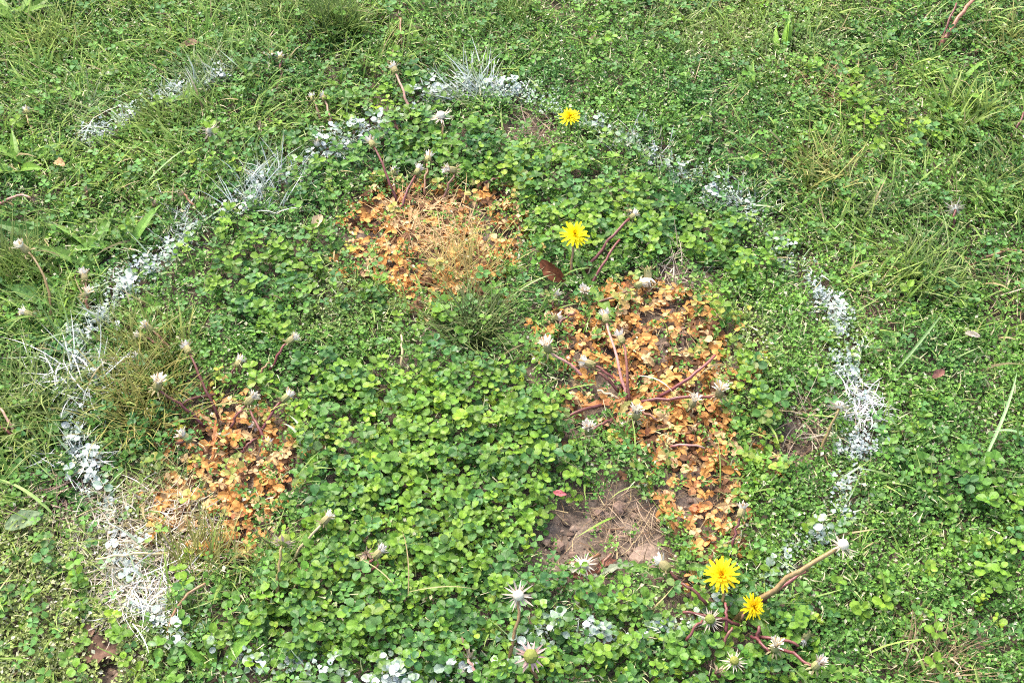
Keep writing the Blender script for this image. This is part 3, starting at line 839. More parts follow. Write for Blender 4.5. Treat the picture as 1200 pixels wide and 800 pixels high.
dandelion((262, 500), 'dandelion fanning red stems with white spent buds beside the yellowed grass tuft', [
    S((256, 490), (222, 414), 'bud', 'red', .055), S((240, 500), (184, 456), 'bud', 'red', .045, facing=(.3, .2, 1), hs=1.2), S((258, 463), (207, 476), None, 'red', .03), S((270, 502), (288, 474), 'bud', 'red', .035, hs=1.1),
    S((312, 520), (290, 476), None, 'red', .03), S((305, 510), (330, 470), 'bud', 'red', .035), S((316, 437), (336, 402), 'bud', 'red', .04), S((297, 452), (316, 425), None, 'brown', .03),
    S((266, 452), (276, 430), 'bud', 'red', .025), S((280, 440), (285, 428), 'bud', 'brown', .02), S((199, 523), (224, 517), 'bud', 'red', .025, facing=(-.7, .3, .7), hs=1.1), S((304, 500), (304, 496), 'bud', 'green', .02),
    S((318, 530), (317, 524), 'bud', 'green', .018, hs=.9), S((281, 532), (301, 514), None, 'red', .02)], 4, DEAD_LEAF)
dandelion((192, 416), 'small dandelion with two white buds half hidden in the yellowed grass', [
    S((202, 412), (179, 388), 'bud', 'brown', .035), S((196, 415), (170, 395), 'bud', 'brown', .03, hs=.8), S((182, 440), (169, 424), 'bud', 'brown', .03)], 3)
dandelion((861, 728), 'sprawling dandelion with two yellow flowers and one long leaning bald seed stalk', [
    S((848, 706), (845, 674), 'flower', 'olive', .05, h_base=.034, facing=(-.05, -.4, .9), hs=.88), S((868, 727), (879, 711), 'flower', 'brown', .05, h_base=.034, facing=(.45, -.35, .75), hs=.68),
    S((860, 728), (985, 640), 'bald', 'olive', .105, rad=.0028, facing=(.5, .1, .75), hs=1.05), S((888, 708), (944, 670), None, 'red', .055, h_base=.034, rad=.0020), S((866, 732), (800, 717), None, 'red', .045, h_base=.034, rad=.0017),
    S((834, 734), (832, 726), 'greenstar', 'green', .045, h_base=.034, facing=(-.1, -.3, .9), hs=.85), S((851, 740), (850, 706), None, 'red', .045, h_base=.034), S((828, 708), (798, 683), None, 'red', .045, h_base=.034), S((804, 750), (823, 726), None, 'red', .045, h_base=.034, rad=.0015),
    S((888, 746), (936, 757), None, 'red', .045, h_base=.034, rad=.0017), S((880, 745), (902, 764), None, 'red', .045, h_base=.034), S((906, 768), (907, 762), 'bud', 'green', .045, h_base=.034, facing=(.1, .1, 1)), S((914, 760), (953, 783), 'bud', 'red', .045, h_base=.034, facing=(.5, .2, .8)),
    S((888, 752), (889, 733), None, 'red', .045, h_base=.034, rad=.0020), S((862, 782), (860, 775), 'greenstar', 'green', .045, h_base=.034, facing=(0, -.2, 1), hs=.75), S((842, 792), (839, 788), 'dry', 'red', .045, h_base=.034, hs=1.1), S((846, 758), (858, 735), None, 'red', .045, h_base=.034, rad=.0016)], 6)
dandelion((668, 152), 'low yellow dandelion flower tilted on the painted ring', [S((670, 154), (668, 140), 'flower', 'green', .035, facing=(-.15, -.1, 1), hs=.72)], 3)
dandelion((862, 648), 'single red dandelion stem with white bud at the tip of an orange patch', [S((855, 650), (867, 606), 'bud', 'red', .04)])
dandelion((786, 678), 'short green dandelion bud with red stem at the edge of bare soil', [S((800, 692), (784, 668), 'bud', 'red', .03, hs=1.2)], 2)
dandelion((590, 785), 'bald white star-shaped seed head on a tall curved stem over bright leaves', [S((588, 788), (607, 697), 'bald', 'olive', .07, bend=(.012, 0), facing=(.1, -.55, .8), hs=.98, rad=.0018)])
dandelion((630, 806), 'olive seed head with pinkish bracts on a brown stem', [S((631, 806), (622, 768), 'pink', 'brown', .055, facing=(0, -.5, .8), hs=1.15)])
dandelion((690, 684), 'small bald seed head with grey withered leaves beside the bare soil', [S((703, 650), (684, 661), 'bald', 'brown', .03, facing=(0, -.3, 1), hs=.85), S((700, 672), (716, 648), None, 'brown', .025)], 3, GREEN_LEAF[3:4] + DEAD_LEAF[:1])
dandelion((521, 178), 'flattened pale star of dry bracts on a stem below the white-painted tuft', [S((521, 178), (517, 138), 'bald', 'olive', .04, facing=(-.1, .1, 1), hs=1.1)])
dandelion((482, 136), 'tall pinkish dandelion stem with brown closed bud next to the white-painted tuft', [S((482, 137), (464, 86), 'bud', 'pink', .05, hs=1.05), S((474, 166), (455, 133), 'dry', 'red', .035)])
dandelion((556, 800), 'broken pink dandelion stems with shrivelled heads', [S((563, 803), (549, 772), 'dry', 'pink', .03), S((548, 792), (544, 786), 'bald', 'green', .022, hs=.8), S((546, 764), (545, 756), 'dry', 'brown', .03, hs=.8)])
dandelion((428, 672), 'pair of short red stems with small white buds sunk in the bright mat', [S((418, 678), (438, 654), 'bud', 'red', .035), S((426, 680), (444, 660), None, 'red', .03), S((432, 654), (430, 648), 'dry', 'brown', .035), S((434, 712), (433, 706), 'bald', 'green', .03, hs=.65)])
dandelion((962, 530), 'dry star-shaped seed head on an olive stem beside the white straw', [S((960, 533), (983, 478), 'bald', 'olive', .05, hs=1.0)])
dandelion((60, 376), 'curved olive stem with a fluffy pale head beside strap-leaved weed', [S((60, 378), (34, 296), 'bud', 'olive', .06, bend=(.02, 0), facing=(-.5, .2, .5), hs=1.2), S((50, 382), (38, 370), 'bud', 'green', .03)], 5)
dandelion((103, 368), 'dandelion stem with two pale buds standing at the painted line', [S((104, 372), (100, 330), 'bud', 'brown', .045), S((102, 358), (99, 349), 'bud', 'green', .03)])
dandelion((326, 708), 'star-shaped dull pink seed head on a straight olive stem by bright leaves', [S((325, 708), (331, 638), 'pink', 'olive', .06, hs=1.1)])
dandelion((342, 660), 'closed brown bud on a slender slanting pale stem', [S((341, 661), (377, 614), 'bud', 'straw', .05, rad=.0016)])
dandelion((197, 752), 'bare reddish stem arching over the white-painted leaves', [S((197, 752), (241, 683), None, 'brown', .04, bend=(-.02, .005))])
dandelion((1101, 54), 'three thick reddish bare stems leaning together at the lawn', [S((1100, 55), (1121, 4), None, 'red', .05), S((1101, 56), (1143, -2), None, 'brown', .05, rad=.0032), S((1105, 44), (1116, 16), None, 'brown', .03)])
dandelion((1117, 270), 'dry pale star head on a short dark red stem among grass', [S((1117, 270), (1119, 246), 'bald', 'red', .03)])
dandelion((1190, 162), 'short dark red stem poking out beside broad grass blades', [S((1184, 163), (1203, 128), None, 'red', .035)])
dandelion((1138, 312), 'brown stem bowed low over dry roots', [S((1137, 312), (1206, 296), None, 'brown', .03, bend=(0, .012))])
dandelion((8, 515), 'pair of reddish stems crossing at the rank grass', [S((24, 519), (0, 478), None, 'pink', .04), S((20, 517), (-4, 496), None, 'red', .03)])
dandelion((2, 242), 'bowed reddish stem with a blackened shrivelled head', [S((-6, 244), (36, 232), 'dry', 'pink', .035, bend=(0, .015))])
for bs, tp, hd, lb, cl in [((318, 66), (318, 59), 'bud', 'small white bud above the dark grass tuft', 'brown'), ((330, 92), (329, 70), 'bud', 'white bud on a thin reddish stem near the dark tuft', 'red'),
                       ((376, 140), (368, 118), 'bud', 'pale bud on a bent stem above the painted line', 'pink'), ((389, 148), (381, 118), 'bud', 'slender pink stem with a pale bud touching the painted line', 'pink'),
                       ((312, 168), (304, 150), 'dry', 'tan shrivelled head leaning from a straw-coloured stem', 'straw'), ((247, 160), (247, 154), 'bald', 'tiny pale star head in short grass', 'olive'),
                       ((40, 162), (31, 134), 'bud', 'pale bud pair on an olive stem in rank grass', 'olive'), ((232, 250), (216, 228), 'dry', 'dull withered head on a thin stem by white grass', 'brown'),
                       ((185, 250), (180, 240), 'dry', 'withered grey head sunk in leaves near the painted line', 'brown'), ((100, 240), (102, 224), 'dry', 'black withered head over long leaves', 'brown'),
                       ((728, 248), (735, 246), 'bud', 'white bud beside the tip of a thick red stem', 'olive'), ((472, 60), (468, 20), 'dry', 'thin dry reddish stalk beside a tall grass tuft', 'brown'),
                       ((444, 455), (441, 438), 'dry', 'dark shrivelled head standing over the bright mat', 'brown'), ((472, 432), (470, 392), None, 'bare thin tan stalk over the bright mat', 'straw'),
                       ((945, 745), (948, 741), 'bud', 'little white bud among leaves near long red stems', 'green'), ((692, 60), (695, 48), 'dry', 'small rusty head on fine green stems', 'green'),
                       ((386, 160), (372, 166), 'bald', 'pale star head lying on the painted leaves', 'straw'), ((205, 650), (112, 655), None, 'long bleached stem lying across white straw', 'straw')]:
    dandelion(bs, lb, [S(bs, tp, hd, cl, .03, hs=.85, rad=.0016)])

# ---- grass tufts
def tuft(root, n, L, label, C0, C1, spread=.02, lean=(.1, .8), curl=(.2, 1.0), az=None, azs=3.14, wd=(.0014, .0026), paintk=0., name='grass_tuft', cat='grass tuft', h0=0., group=None, mat=None):
    p = G(*root, 0.0)
    a0 = (0 if az is None else az)
    B = Batch()
    r_ = spread * np.sqrt(rng.random(n)); t_ = U(0, 6.28, n)
    x, y = p[0] + r_ * np.cos(t_), p[1] + r_ * np.sin(t_)
    C = mixc(C0, C1, rng.random(n)) * U(.75, 1.2, n)[:, None]
    if paintk:
        k = rng.random(n) < paintk; C[k] = mixc((.60, .66, .62), WHITE, rng.random(k.sum()))
    ribbons(B, np.stack([x, y, relief(x, y) + h0 * rng.random(n)], -1), a0 + U(-azs, azs, n), U(*lean, n), U(*curl, n), L * U(.55, 1.1, n), U(*wd, n), C, turn=U(-1.6, 1.6, n) if 'straw' in name else U(-.7, .7, n), tipc=((.5, .44, .2), .3), pf=dPaint if paintk else None)
    for i in range(len(B.V)): B.V[i] = B.V[i] - p
    o = link(name, B.mesh(name, mat or M_GRASS), None, p)
    return tag(o, label, cat, group)
TA, TB = (.085, .17, .028), (.19, .28, .06)
tuft((395, 40), 300, .085, 'dense tall dark green grass tuft with fine upright blades', (.06, .14, .03), (.14, .24, .05), .035, (.05, .7), (.1, .9))
tuft((560, 122), 170, .085, 'spreading grass tuft dusted white by the spray paint', TA, (.30, .38, .2), .030, (.5, 1.2), (.2, .8), 2.3, 1.5, paintk=.22)
tuft((545, 325), 170, .072, 'straw-yellow half dead grass tuft standing in an orange patch', (.62, .42, .17), (.38, .34, .10), .042, (.1, 1.0), (.1, .7), 1.6, 2.0, wd=(.0010, .0018))
tuft((505, 268), 330, .050, 'flattened tan dry grass lying over the orange leaves', (.66, .46, .24), (.52, .33, .16), .055, (1.0, 1.6), (-.1, .4), None, 3.14, wd=(.001, .0018), h0=.018, name='dry_grass_tuft')
tuft((556, 394), 280, .085, 'dark fine-bladed grass tuft arching low between orange patch and bright mat', (.05, .09, .025), (.15, .21, .06), .024, (.15, 1.1), (.3, .9), None, 3.14, (.001, .0018))
tuft((170, 480), 230, .095, 'yellowed olive grass tuft with long thin blades', (.34, .28, .08), (.20, .24, .05), .05, (.1, .9), (.2, .9), None, 3.14, (.0012, .002))
tuft((185, 420), 150, .080, 'olive green grass tuft around two small white buds', (.28, .27, .07), (.13, .21, .04), .04, (.1, .8), (.2, .9), None, 3.14, (.0012, .002))
tuft((178, 592), 420, .045, 'pale straw grass tuft at the edge of bare soil', (.60, .50, .27), (.42, .40, .17), .055, (.5, 1.5), (0, .7), None, 3.14, (.001, .0018))
tuft((20, 330), 190, .085, 'upright fine green grass tuft beside the strap-leaved weed', TA, TB, .035, (.05, .6), (.1, .6))
tuft((40, 490), 190, .11, 'rank grass tuft with long arching blades beside the painted line', TA, (.24, .32, .09), .05, (.2, .9), (.4, 1.1))
tuft((90, 455), 75, .075, 'white-painted long grass blades criss-crossing at the ring', (.62, .66, .64), (.76, .78, .78), .04, (.9, 1.5), (0, .4), None, 3.14, (.0012, .0022), h0=.03)
tuft((95, 545), 60, .045, 'bundle of white-painted blades hanging over bare soil', (.62, .64, .64), (.76, .78, .78), .03, (1.0, 1.6), (0, .4), None, 3.14, (.0009, .0016), h0=.024)
tuft((310, 235), 190, .075, 'fine grass tuft streaked white along the painted line', TA, (.28, .36, .18), .05, (.2, 1.0), (.2, .8), 1.2, 1.9, (.0012, .002), paintk=.42)
tuft((215, 275), 60, .07, 'thin white-streaked blades beside plantain leaves', TA, (.4, .46, .36), .03, (.3, 1.1), (.2, .7), None, 3.14, (.0012, .002), paintk=.5)
tuft((235, 665), 110, .075, 'olive grass tuft growing at the edge of the orange patch', (.20, .24, .05), (.34, .30, .09), .03, (.05, .8), (.1, .6), 1.5, 1.4, (.0012, .002))
tuft((215, 745), 110, .055, 'short bright green grass tuft below the arching reddish stem', TA, TB, .03, (.2, 1.1), (.1, .7))
tuft((970, 110), 190, .055, 'matted brown dry grass in green lawn', (.40, .27, .14), (.28, .18, .1), .05, (.8, 1.5), (0, .5), None, 3.14, (.0012, .002), h0=.02, name='dry_grass_tuft')
tuft((1080, 785), 150, .065, 'brown dead grass bundle lying flat on tiny leaves', (.30, .22, .12), (.24, .17, .09), .035, (1.3, 1.62), (-.1, .15), .5, 1.0, (.0009, .0016), h0=.026, name='dry_grass_tuft')
tuft((1190, 345), 110, .05, 'brown matted roots and straw under a bowed stem', (.36, .22, .13), (.5, .4, .3), .035, (.9, 1.5), (0, .5), None, 3.14, (.001, .0018), h0=.016, name='dry_grass_tuft')
tuft((165, 660), 900, .038, 'thick bed of bleached white straw on the ring', (.74, .68, .60), (.52, .43, .31), .088, (1.1, 1.65), (-.3, .4), None, 3.14, (.0008, .0016), h0=.02, name='white_straw_bundle', cat='straw', mat=M_STRAW)
tuft((175, 712), 60, .06, 'long white-painted straws fanning over painted leaves', (.76, .74, .70), (.82, .82, .82), .035, (1.2, 1.6), (-.2, .3), None, 3.14, (.0009, .0015), h0=.026, name='white_straw_bundle', cat='straw', mat=M_STRAW)
tuft((1010, 486), 150, .034, 'criss-crossed white straw knot on the ring beside dry seed head', (.70, .68, .70), (.84, .84, .86), .030, (1.2, 1.65), (-.2, .3), None, 3.14, (.0009, .0016), h0=.026, name='white_straw_bundle', cat='straw', mat=M_STRAW)
tuft((1025, 370), 60, .05, 'dry brown runners lying over a bare soil hollow', (.40, .24, .15), (.5, .4, .3), .035, (1.0, 1.5), (0, .4), None, 3.14, (.0009, .0015), h0=.014, name='dry_grass_tuft')
tuft((60, 600), 120, .055, 'purplish brown dead grass by a grey leaf', (.24, .12, .12), (.42, .32, .26), .04, (.8, 1.5), (0, .5), None, 3.14, (.0009, .0016), h0=.014, name='dry_grass_tuft')
tuft((735, 612), 110, .045, 'fine brown dry rootlets scattered over the bare soil', (.30, .19, .12), (.48, .36, .24), .040, (1.35, 1.6), (-.1, .2), None, 3.14, (.0006, .0011), h0=.010, name='dry_grass_tuft')
tuft((800, 325), 60, .055, 'grey-brown straws in a dark hollow beside leaves', (.36, .28, .2), (.6, .5, .42), .035, (.9, 1.5), (0, .4), None, 3.14, (.0008, .0014), h0=.014, name='dry_grass_tuft')
tuft((945, 500), 70, .06, 'grey-brown dead stalks hanging into a soil hollow', (.34, .25, .16), (.52, .44, .34), .03, (.6, 1.4), (0, .5), None, 3.14, (.0009, .0016), h0=.01, name='dry_grass_tuft')
tuft((640, 160), 70, .06, 'loose brown stalks below the white-painted tuft', (.30, .2, .14), (.48, .38, .3), .035, (1.0, 1.5), (0, .4), None, 3.14, (.0009, .0015), h0=.014, name='dry_grass_tuft')
for i, (u, v, n, L, lb, c0, c1, wd) in enumerate([
        (60, 60, 160, .08, 'yellow-green coarse grass tuft by wide blades', TA, (.28, .36, .07), (.002, .0034)), (190, 150, 200, .07, 'soft pale green grass tuft beside the painted dash', TA, TB, (.0014, .0024)),
        (250, 100, 140, .07, 'green grass tuft with a few whitened tips', TA, (.3, .38, .2), (.0014, .0024)), (330, 25, 170, .08, 'fine grass beside the dark tall tuft', TA, TB, (.0012, .002)),
        (1130, 150, 150, .09, 'broad-bladed light green grass clump', (.12, .22, .03), (.24, .36, .06), (.0026, .0042)), (960, 215, 130, .08, 'grass clump with some straw-yellow blades above glossy leaves', (.14, .2, .04), (.42, .38, .12), (.0016, .003)),
        (1030, 250, 120, .07, 'grey-green grass clump on the trampled lawn', (.12, .18, .06), (.25, .3, .14), (.0014, .0026)), (1080, 330, 150, .10, 'long loose grass clump beside the soil hollow', TA, (.24, .32, .12), (.0014, .0024)),
        (1170, 230, 130, .07, 'short dense grass clump near dark red stem', TA, TB, (.0014, .0026)), (850, 60, 120, .06, 'thin grass clump among pale cut stalks', TA, (.34, .36, .14), (.0014, .0024)),
        (600, 20, 140, .08, 'fine upright grass clump with reddish stalks', TA, TB, (.0012, .002)), (770, 40, 120, .07, 'loose grass clump by large pale leaves', TA, (.3, .36, .12), (.0014, .0024)),
        (300, 680, 90, .07, 'thin upright grass by a star-shaped seed head', TA, (.28, .32, .1), (.0012, .002)), (90, 140, 120, .06, 'low grass around the painted dash end', TA, (.3, .38, .2), (.0014, .0024)),
        (865, 240, 70, .05, 'white-specked short grass on the ring', (.3, .36, .28), (.7, .72, .72), (.0012, .002)), (755, 178, 60, .05, 'withered grey-white grass bits on the ring', (.45, .42, .38), (.72, .72, .72), (.0012, .002)),
        (430, 360, 120, .04, 'short pale grass fringe under an orange patch', (.4, .38, .16), (.2, .26, .06), (.001, .0018)), (1180, 60, 120, .08, 'yellowish grass clump near three bare stems', (.14, .2, .04), (.36, .36, .1), (.0016, .003))]):
    tuft((u, v), n, L, lb, c0, c1, .04, (.15, 1.0), (.2, 1.0), None, 3.14, wd)
# single long blades
def blade(p0, p1, label, W, c, h0=.02, h1=.045):
    a, d = G(*p0, h0), G(*p1, h1); L = np.linalg.norm(d - a)
    seg = 8; t = np.linspace(0, 1, seg + 1)[:, None]
    m = (a + d) / 2 + np.array([.008, .0, .014 + .05 * L])
    P = (1 - t) ** 2 * a + 2 * t * (1 - t) * m + t ** 2 * d
    T = np.gradient(P, axis=0); side = np.cross(T, (0, 0, 1)); side /= np.linalg.norm(side, axis=1)[:, None]
    wj = (W / 2 * np.array([.6, .85, 1, 1, .95, .85, .65, .4, .03]))[:, None]
    V = np.stack([P + side * wj + (0, 0, .0004), P, P - side * wj + (0, 0, .0004)], 1).reshape(-1, 3) - a
    F = []
    for j in range(seg):
        q = 3 * j; F += [(q, q + 3, q + 4), (q, q + 4, q + 1), (q + 1, q + 4, q + 5), (q + 1, q + 5, q + 2)]
    o = link('long_grass', make_mesh('long_grass', V, F, np.tile(np.array([c, np.array(c) * 1.35, c]), (seg + 1, 1)), M_GRASS), None, a)
    tag(o, label, 'grass')
blade((1150, 545), (1192, 434), 'single long pale green grass blade bent over tiny leaves', .0038, (.24, .36, .16))
blade((1200, 513), (1160, 506), 'short pale grass blade crossing a long one', .004, (.26, .4, .18))
blade((1048, 437), (1106, 365), 'long grey-green folded blade above tiny leaves', .0035, (.12, .2, .07))
blade((598, 348), (648, 322), 'thin bright blade leaning on the dark fallen leaf', .0022, (.3, .38, .16))
blade((480, 693), (560, 691), 'straw-coloured blade lying across the bright mat', .0014, (.38, .36, .16), .036, .038)
blade((478, 700), (470, 618), 'upright tan stalk rising from the bright mat', .0013, (.36, .28, .14), .03, .06)
blade((470, 697), (415, 652), 'pale bent stalk leaning in the bright mat', .0014, (.40, .36, .18), .032, .045)
blade((168, 218), (222, 172), 'long thin arching green blade over clover', .0028, (.26, .38, .15), .02, .05)
blade((60, 600), (-5, 560), 'wide smooth green blade beside a grey leaf', .004, (.24, .36, .1), .02, .03)
blade((362, 528), (338, 486), 'flopped grey-green blade at the edge of the bright mat', .0036, (.3, .38, .22), .02, .03)
blade((352, 520), (330, 496), 'second flopped grey-green blade beside the red stems', .003, (.34, .4, .26), .02, .03)
blade((745, 440), (790, 462), 'pale twig lying over orange leaves near red stems', .0018, (.5, .42, .34), .015, .03)

# ---- rosettes with strap leaves
def rosette(root, n, L, W, label, col, az=None, azs=3.14, rise=.5, name='plantain', cat='plantain'):
    o = bpy.data.objects.new(name, None); COL.objects.link(o); o.location = G(*root, .004); o.empty_display_size = .02
    tag(o, label, cat)
    ms = [strap_leaf(L * random.uniform(.75, 1.15), W * random.uniform(.8, 1.15), k, np.array(col) * random.uniform(.8, 1.2), rise * random.uniform(.6, 1.2), -random.uniform(.5, 1.3)) for k in range(7)]
    for k in range(n):
        l = link('leaf', ms[k % 7], o)
        a = (az or 0) + azs * (2 * (k + random.uniform(.1, .9)) / n - 1)
        l.rotation_euler = (random.uniform(-.7, .7), random.uniform(-.15, .25), a)
        l.location = (random.uniform(-.012, .012), random.uniform(-.012, .012), random.uniform(0, .010))
    return o
rosette((112, 312), 13, .085, .016, 'plantain with long narrow deep green leaves beside the painted ring', (.11, .21, .035), 1.9, 1.3, .42)
rosette((75, 285), 12, .08, .015, 'plantain with crowded dark leaves by upright fine grass', (.085, .18, .035), 1.6, 1.6, .55)
rosette((150, 292), 10, .075, .015, 'plantain with bright leaves tucked against the white painted leaves', (.13, .26, .04), 2.0, 1.7, .55)
rosette((1040, 60), 9, .06, .014, 'plantain with mid-green leaves near three bare reddish stems', (.12, .24, .04), None, 3.14, .5)
rosette((75, 375), 9, .07, .018, 'plantain with short broad leaves and dark soil beneath', (.075, .17, .035), None, 3.14, .35)
rosette((28, 200), 8, .075, .012, 'plantain with wide yellow-green leaves in rank grass', (.14, .26, .035), 1.7, 2.2, .8)
rosette((25, 30), 7, .08, .013, 'plantain with light green leaves under coarse grass', (.15, .27, .04), 1.5, 2.4, .8)
rosette((885, 115), 6, .05, .011, 'plantain with upright bright leaves near brown matted grass', (.15, .28, .04), 1.5, 2.2, .9)
rosette((915, 65), 4, .06, .012, 'upright light green leaf pair in short grass', (.17, .31, .04), 1.5, .6, 1.1, 'broad_leaf_weed', 'weed')
rosette((990, 240), 8, .06, .017, 'plantain with dark glossy leaves and yellowing grass', (.05, .11, .03), None, 3.14, .25)
rosette((905, 225), 7, .06, .012, 'plantain with narrow dark leaves just outside the ring', (.06, .13, .03), None, 3.14, .4)
rosette((765, 50), 6, .06, .02, 'plantain with pale grey-green broad leaves on a bare spot', (.20, .28, .12), None, 3.14, .2)
rosette((1120, 120), 8, .08, .010, 'plantain with narrow bright leaves in broad-bladed grass', (.14, .27, .04), None, 3.14, .7)
rosette((420, 185), 5, .055, .013, 'plantain with bluish dark leaves below painted leaves', (.05, .13, .05), None, 3.14, .4)
rosette((255, 785), 4, .05, .013, 'bright green upright leaves among half-painted leaves', (.14, .28, .035), 1.5, 1.0, .9, 'broad_leaf_weed', 'weed')
rosette((60, 565), 6, .06, .016, 'plantain with dark crinkled leaves by the rank grass', (.06, .15, .04), None, 3.14, .3)
rosette((690, 678), 4, .032, .011, 'red-tinged weed with short crinkled leaves beside bare soil', (.20, .08, .05), None, 3.14, .3, 'broad_leaf_weed', 'weed')

# ---- fallen leaves and a stone
def fallen_leaf(at_, L, W, az, el, roll, col, label, curl=.5, seed=0, h=.02, ragged=.3):
    r = random.Random(seed); nx, ny = 9, 7
    V, C, F = [], [], []
    for i in range(nx):
        x = i / (nx - 1); hw = W / 2 * math.sin(math.pi * (.06 + .9 * x)) ** .7 * (1 + ragged * r.uniform(-.5, .25))
        for j in range(ny):
            t = 2 * j / (ny - 1) - 1
            V.append(((x - .5) * L, t * hw, curl * (t * hw) ** 2 / W * 1.6 + .10 * L * curl * math.sin(3.1 * x) + .0012 * r.uniform(-1, 1)))
            C.append(np.array(col) * ((.7 if j == ny // 2 else 1) * r.uniform(.75, 1.25)))
    for i in range(nx - 1):
        for j in range(ny - 1):
            a = i * ny + j; F.append((a, a + ny, a + ny + 1, a + 1))
    o = link('fallen_leaf', make_mesh('fallen_leaf', np.array(V), np.array(F), np.array(C), M_DRY, True), None, G(*at_, h))
    o.rotation_euler = (roll, -el, az)
    tag(o, label, 'dead leaf')
fallen_leaf((648, 318), .042, .020, -.7, -.25, .9, (.15, .042, .024), 'dark red-brown fallen leaf wedged under a yellow flower', .6, 1, .03)
fallen_leaf((372, 260), .022, .014, 1.1, .3, .2, (.50, .36, .22), 'curled tan dead leaf lying outside an orange patch', .9, 2, .035)
fallen_leaf((118, 762), .045, .034, .15, .05, .1, (.22, .14, .09), 'flat brown dead leaf on soil by half-painted leaves', .5, 3, .012, .9)
fallen_leaf((100, 745), .03, .024, 1.2, .05, -.2, (.24, .16, .11), 'small brown dead leaf overlapped by a larger one', .4, 4, .014)
fallen_leaf((28, 610), .042, .022, .3, .1, .2, (.15, .21, .11), 'grey-green broad fading leaf by purplish dead grass', .4, 5, .028)
fallen_leaf((1140, 392), .018, .008, -.5, .1, .3, (.44, .38, .30), 'tiny pale dead leaf on short lawn weeds', .5, 6, .035)
fallen_leaf((1100, 438), .018, .010, .5, .2, .2, (.30, .15, .11), 'tiny rust-brown dead leaf beside a folded blade', .6, 7, .03)
fallen_leaf((656, 578), .016, .007, -.4, .2, .3, (.62, .20, .18), 'pinkish red dead leaf at the edge of the bright mat', .6, 8, .035)
fallen_leaf((222, 52), .03, .014, .2, .1, .2, (.26, .16, .11), 'dull brown dead leaf in a gap of the grass', .6, 9, .025)
fallen_leaf((70, 192), .022, .012, -.6, .2, .2, (.42, .26, .14), 'rusty shrivelled leaf under long green blades', .9, 10, .035)
T, F = lump_template(5, .28)
T2 = T.copy()
o = link('flat_stone', make_mesh('flat_stone', T2 * np.array([.020, .015, .020]), F, (.215, .155, .115), M_STONE, False), None, G(758, 650, .004)); o.rotation_euler = (.1, .15, .9)
tag(o, 'flat tan stone lying on the bare brown soil', 'stone')
for i, (u, v, s) in enumerate([(655, 640, .008), (700, 600, .007), (725, 595, .009), (672, 650, .006), (745, 665, .007), (150, 556, .009)]):
    T, F = lump_template(20 + i, .65)
    o = link('soil_clod', make_mesh('soil_clod', T * s, F, (.20, .135, .10), M_STONE, False), None, G(u, v, .004))
    tag(o, 'brown soil clod on a bare patch', 'soil clod', 'soil clods on the bare patches')

# ---- creeping sprigs, one by one, each leaf a part
def round_leaf_mesh(L, col, edge, fold, arch, seed, mat, w=.9):
    r = random.Random(seed)
    V, C = [(0, 0, 0)], [np.array(col) * .85]
    n = 11
    rim = []
    for i in range(n):
        t = -1 + 2 * (i + .5) / n                       # around the blade from base to base
        a = math.pi * t
        x = .5 - .5 * math.cos(math.pi - abs(a)) if False else .5 + .5 * math.cos(a) * .98
        y = .46 * w * math.sin(a) * (1 + .08 * math.cos(a))
        rim.append((x, y))
    mids = [.25, .5, .78]
    for m_ in mids: V.append((m_, 0, arch * m_ * m_)); C.append(np.array(col) * 1.22)
    for x, y in rim:
        V.append((x, y, fold * abs(y) + arch * x * x + r.uniform(-.02, .02))); C.append(np.array(edge) * r.uniform(.92, 1.08))
    F = []
    rid = [4 + i for i in range(n)]
    loop = [0] + rid                                    # fan to the nearest midrib point
    for i in range(len(loop)):
        a, c = loop[i], loop[(i + 1) % len(loop)]
        xm = (V[a][0] + V[c][0]) / 2
        m_ = 1 + min(range(3), key=lambda q: abs(mids[q] - xm))
        if m_ not in (a, c): F.append((a, c, m_))
    # close the seams along the midrib
    for i in range(len(loop)):
        a, c, d = loop[i], loop[(i + 1) % len(loop)], loop[(i + 2) % len(loop)]
        m1 = 1 + min(range(3), key=lambda q: abs(mids[q] - (V[a][0] + V[c][0]) / 2)); m2 = 1 + min(range(3), key=lambda q: abs(mids[q] - (V[c][0] + V[d][0]) / 2))
        if m1 != m2:
            F.append((c, m2, m1))
    return make_mesh('leaf', np.array(V) * L, np.array(F), np.array(C), mat)

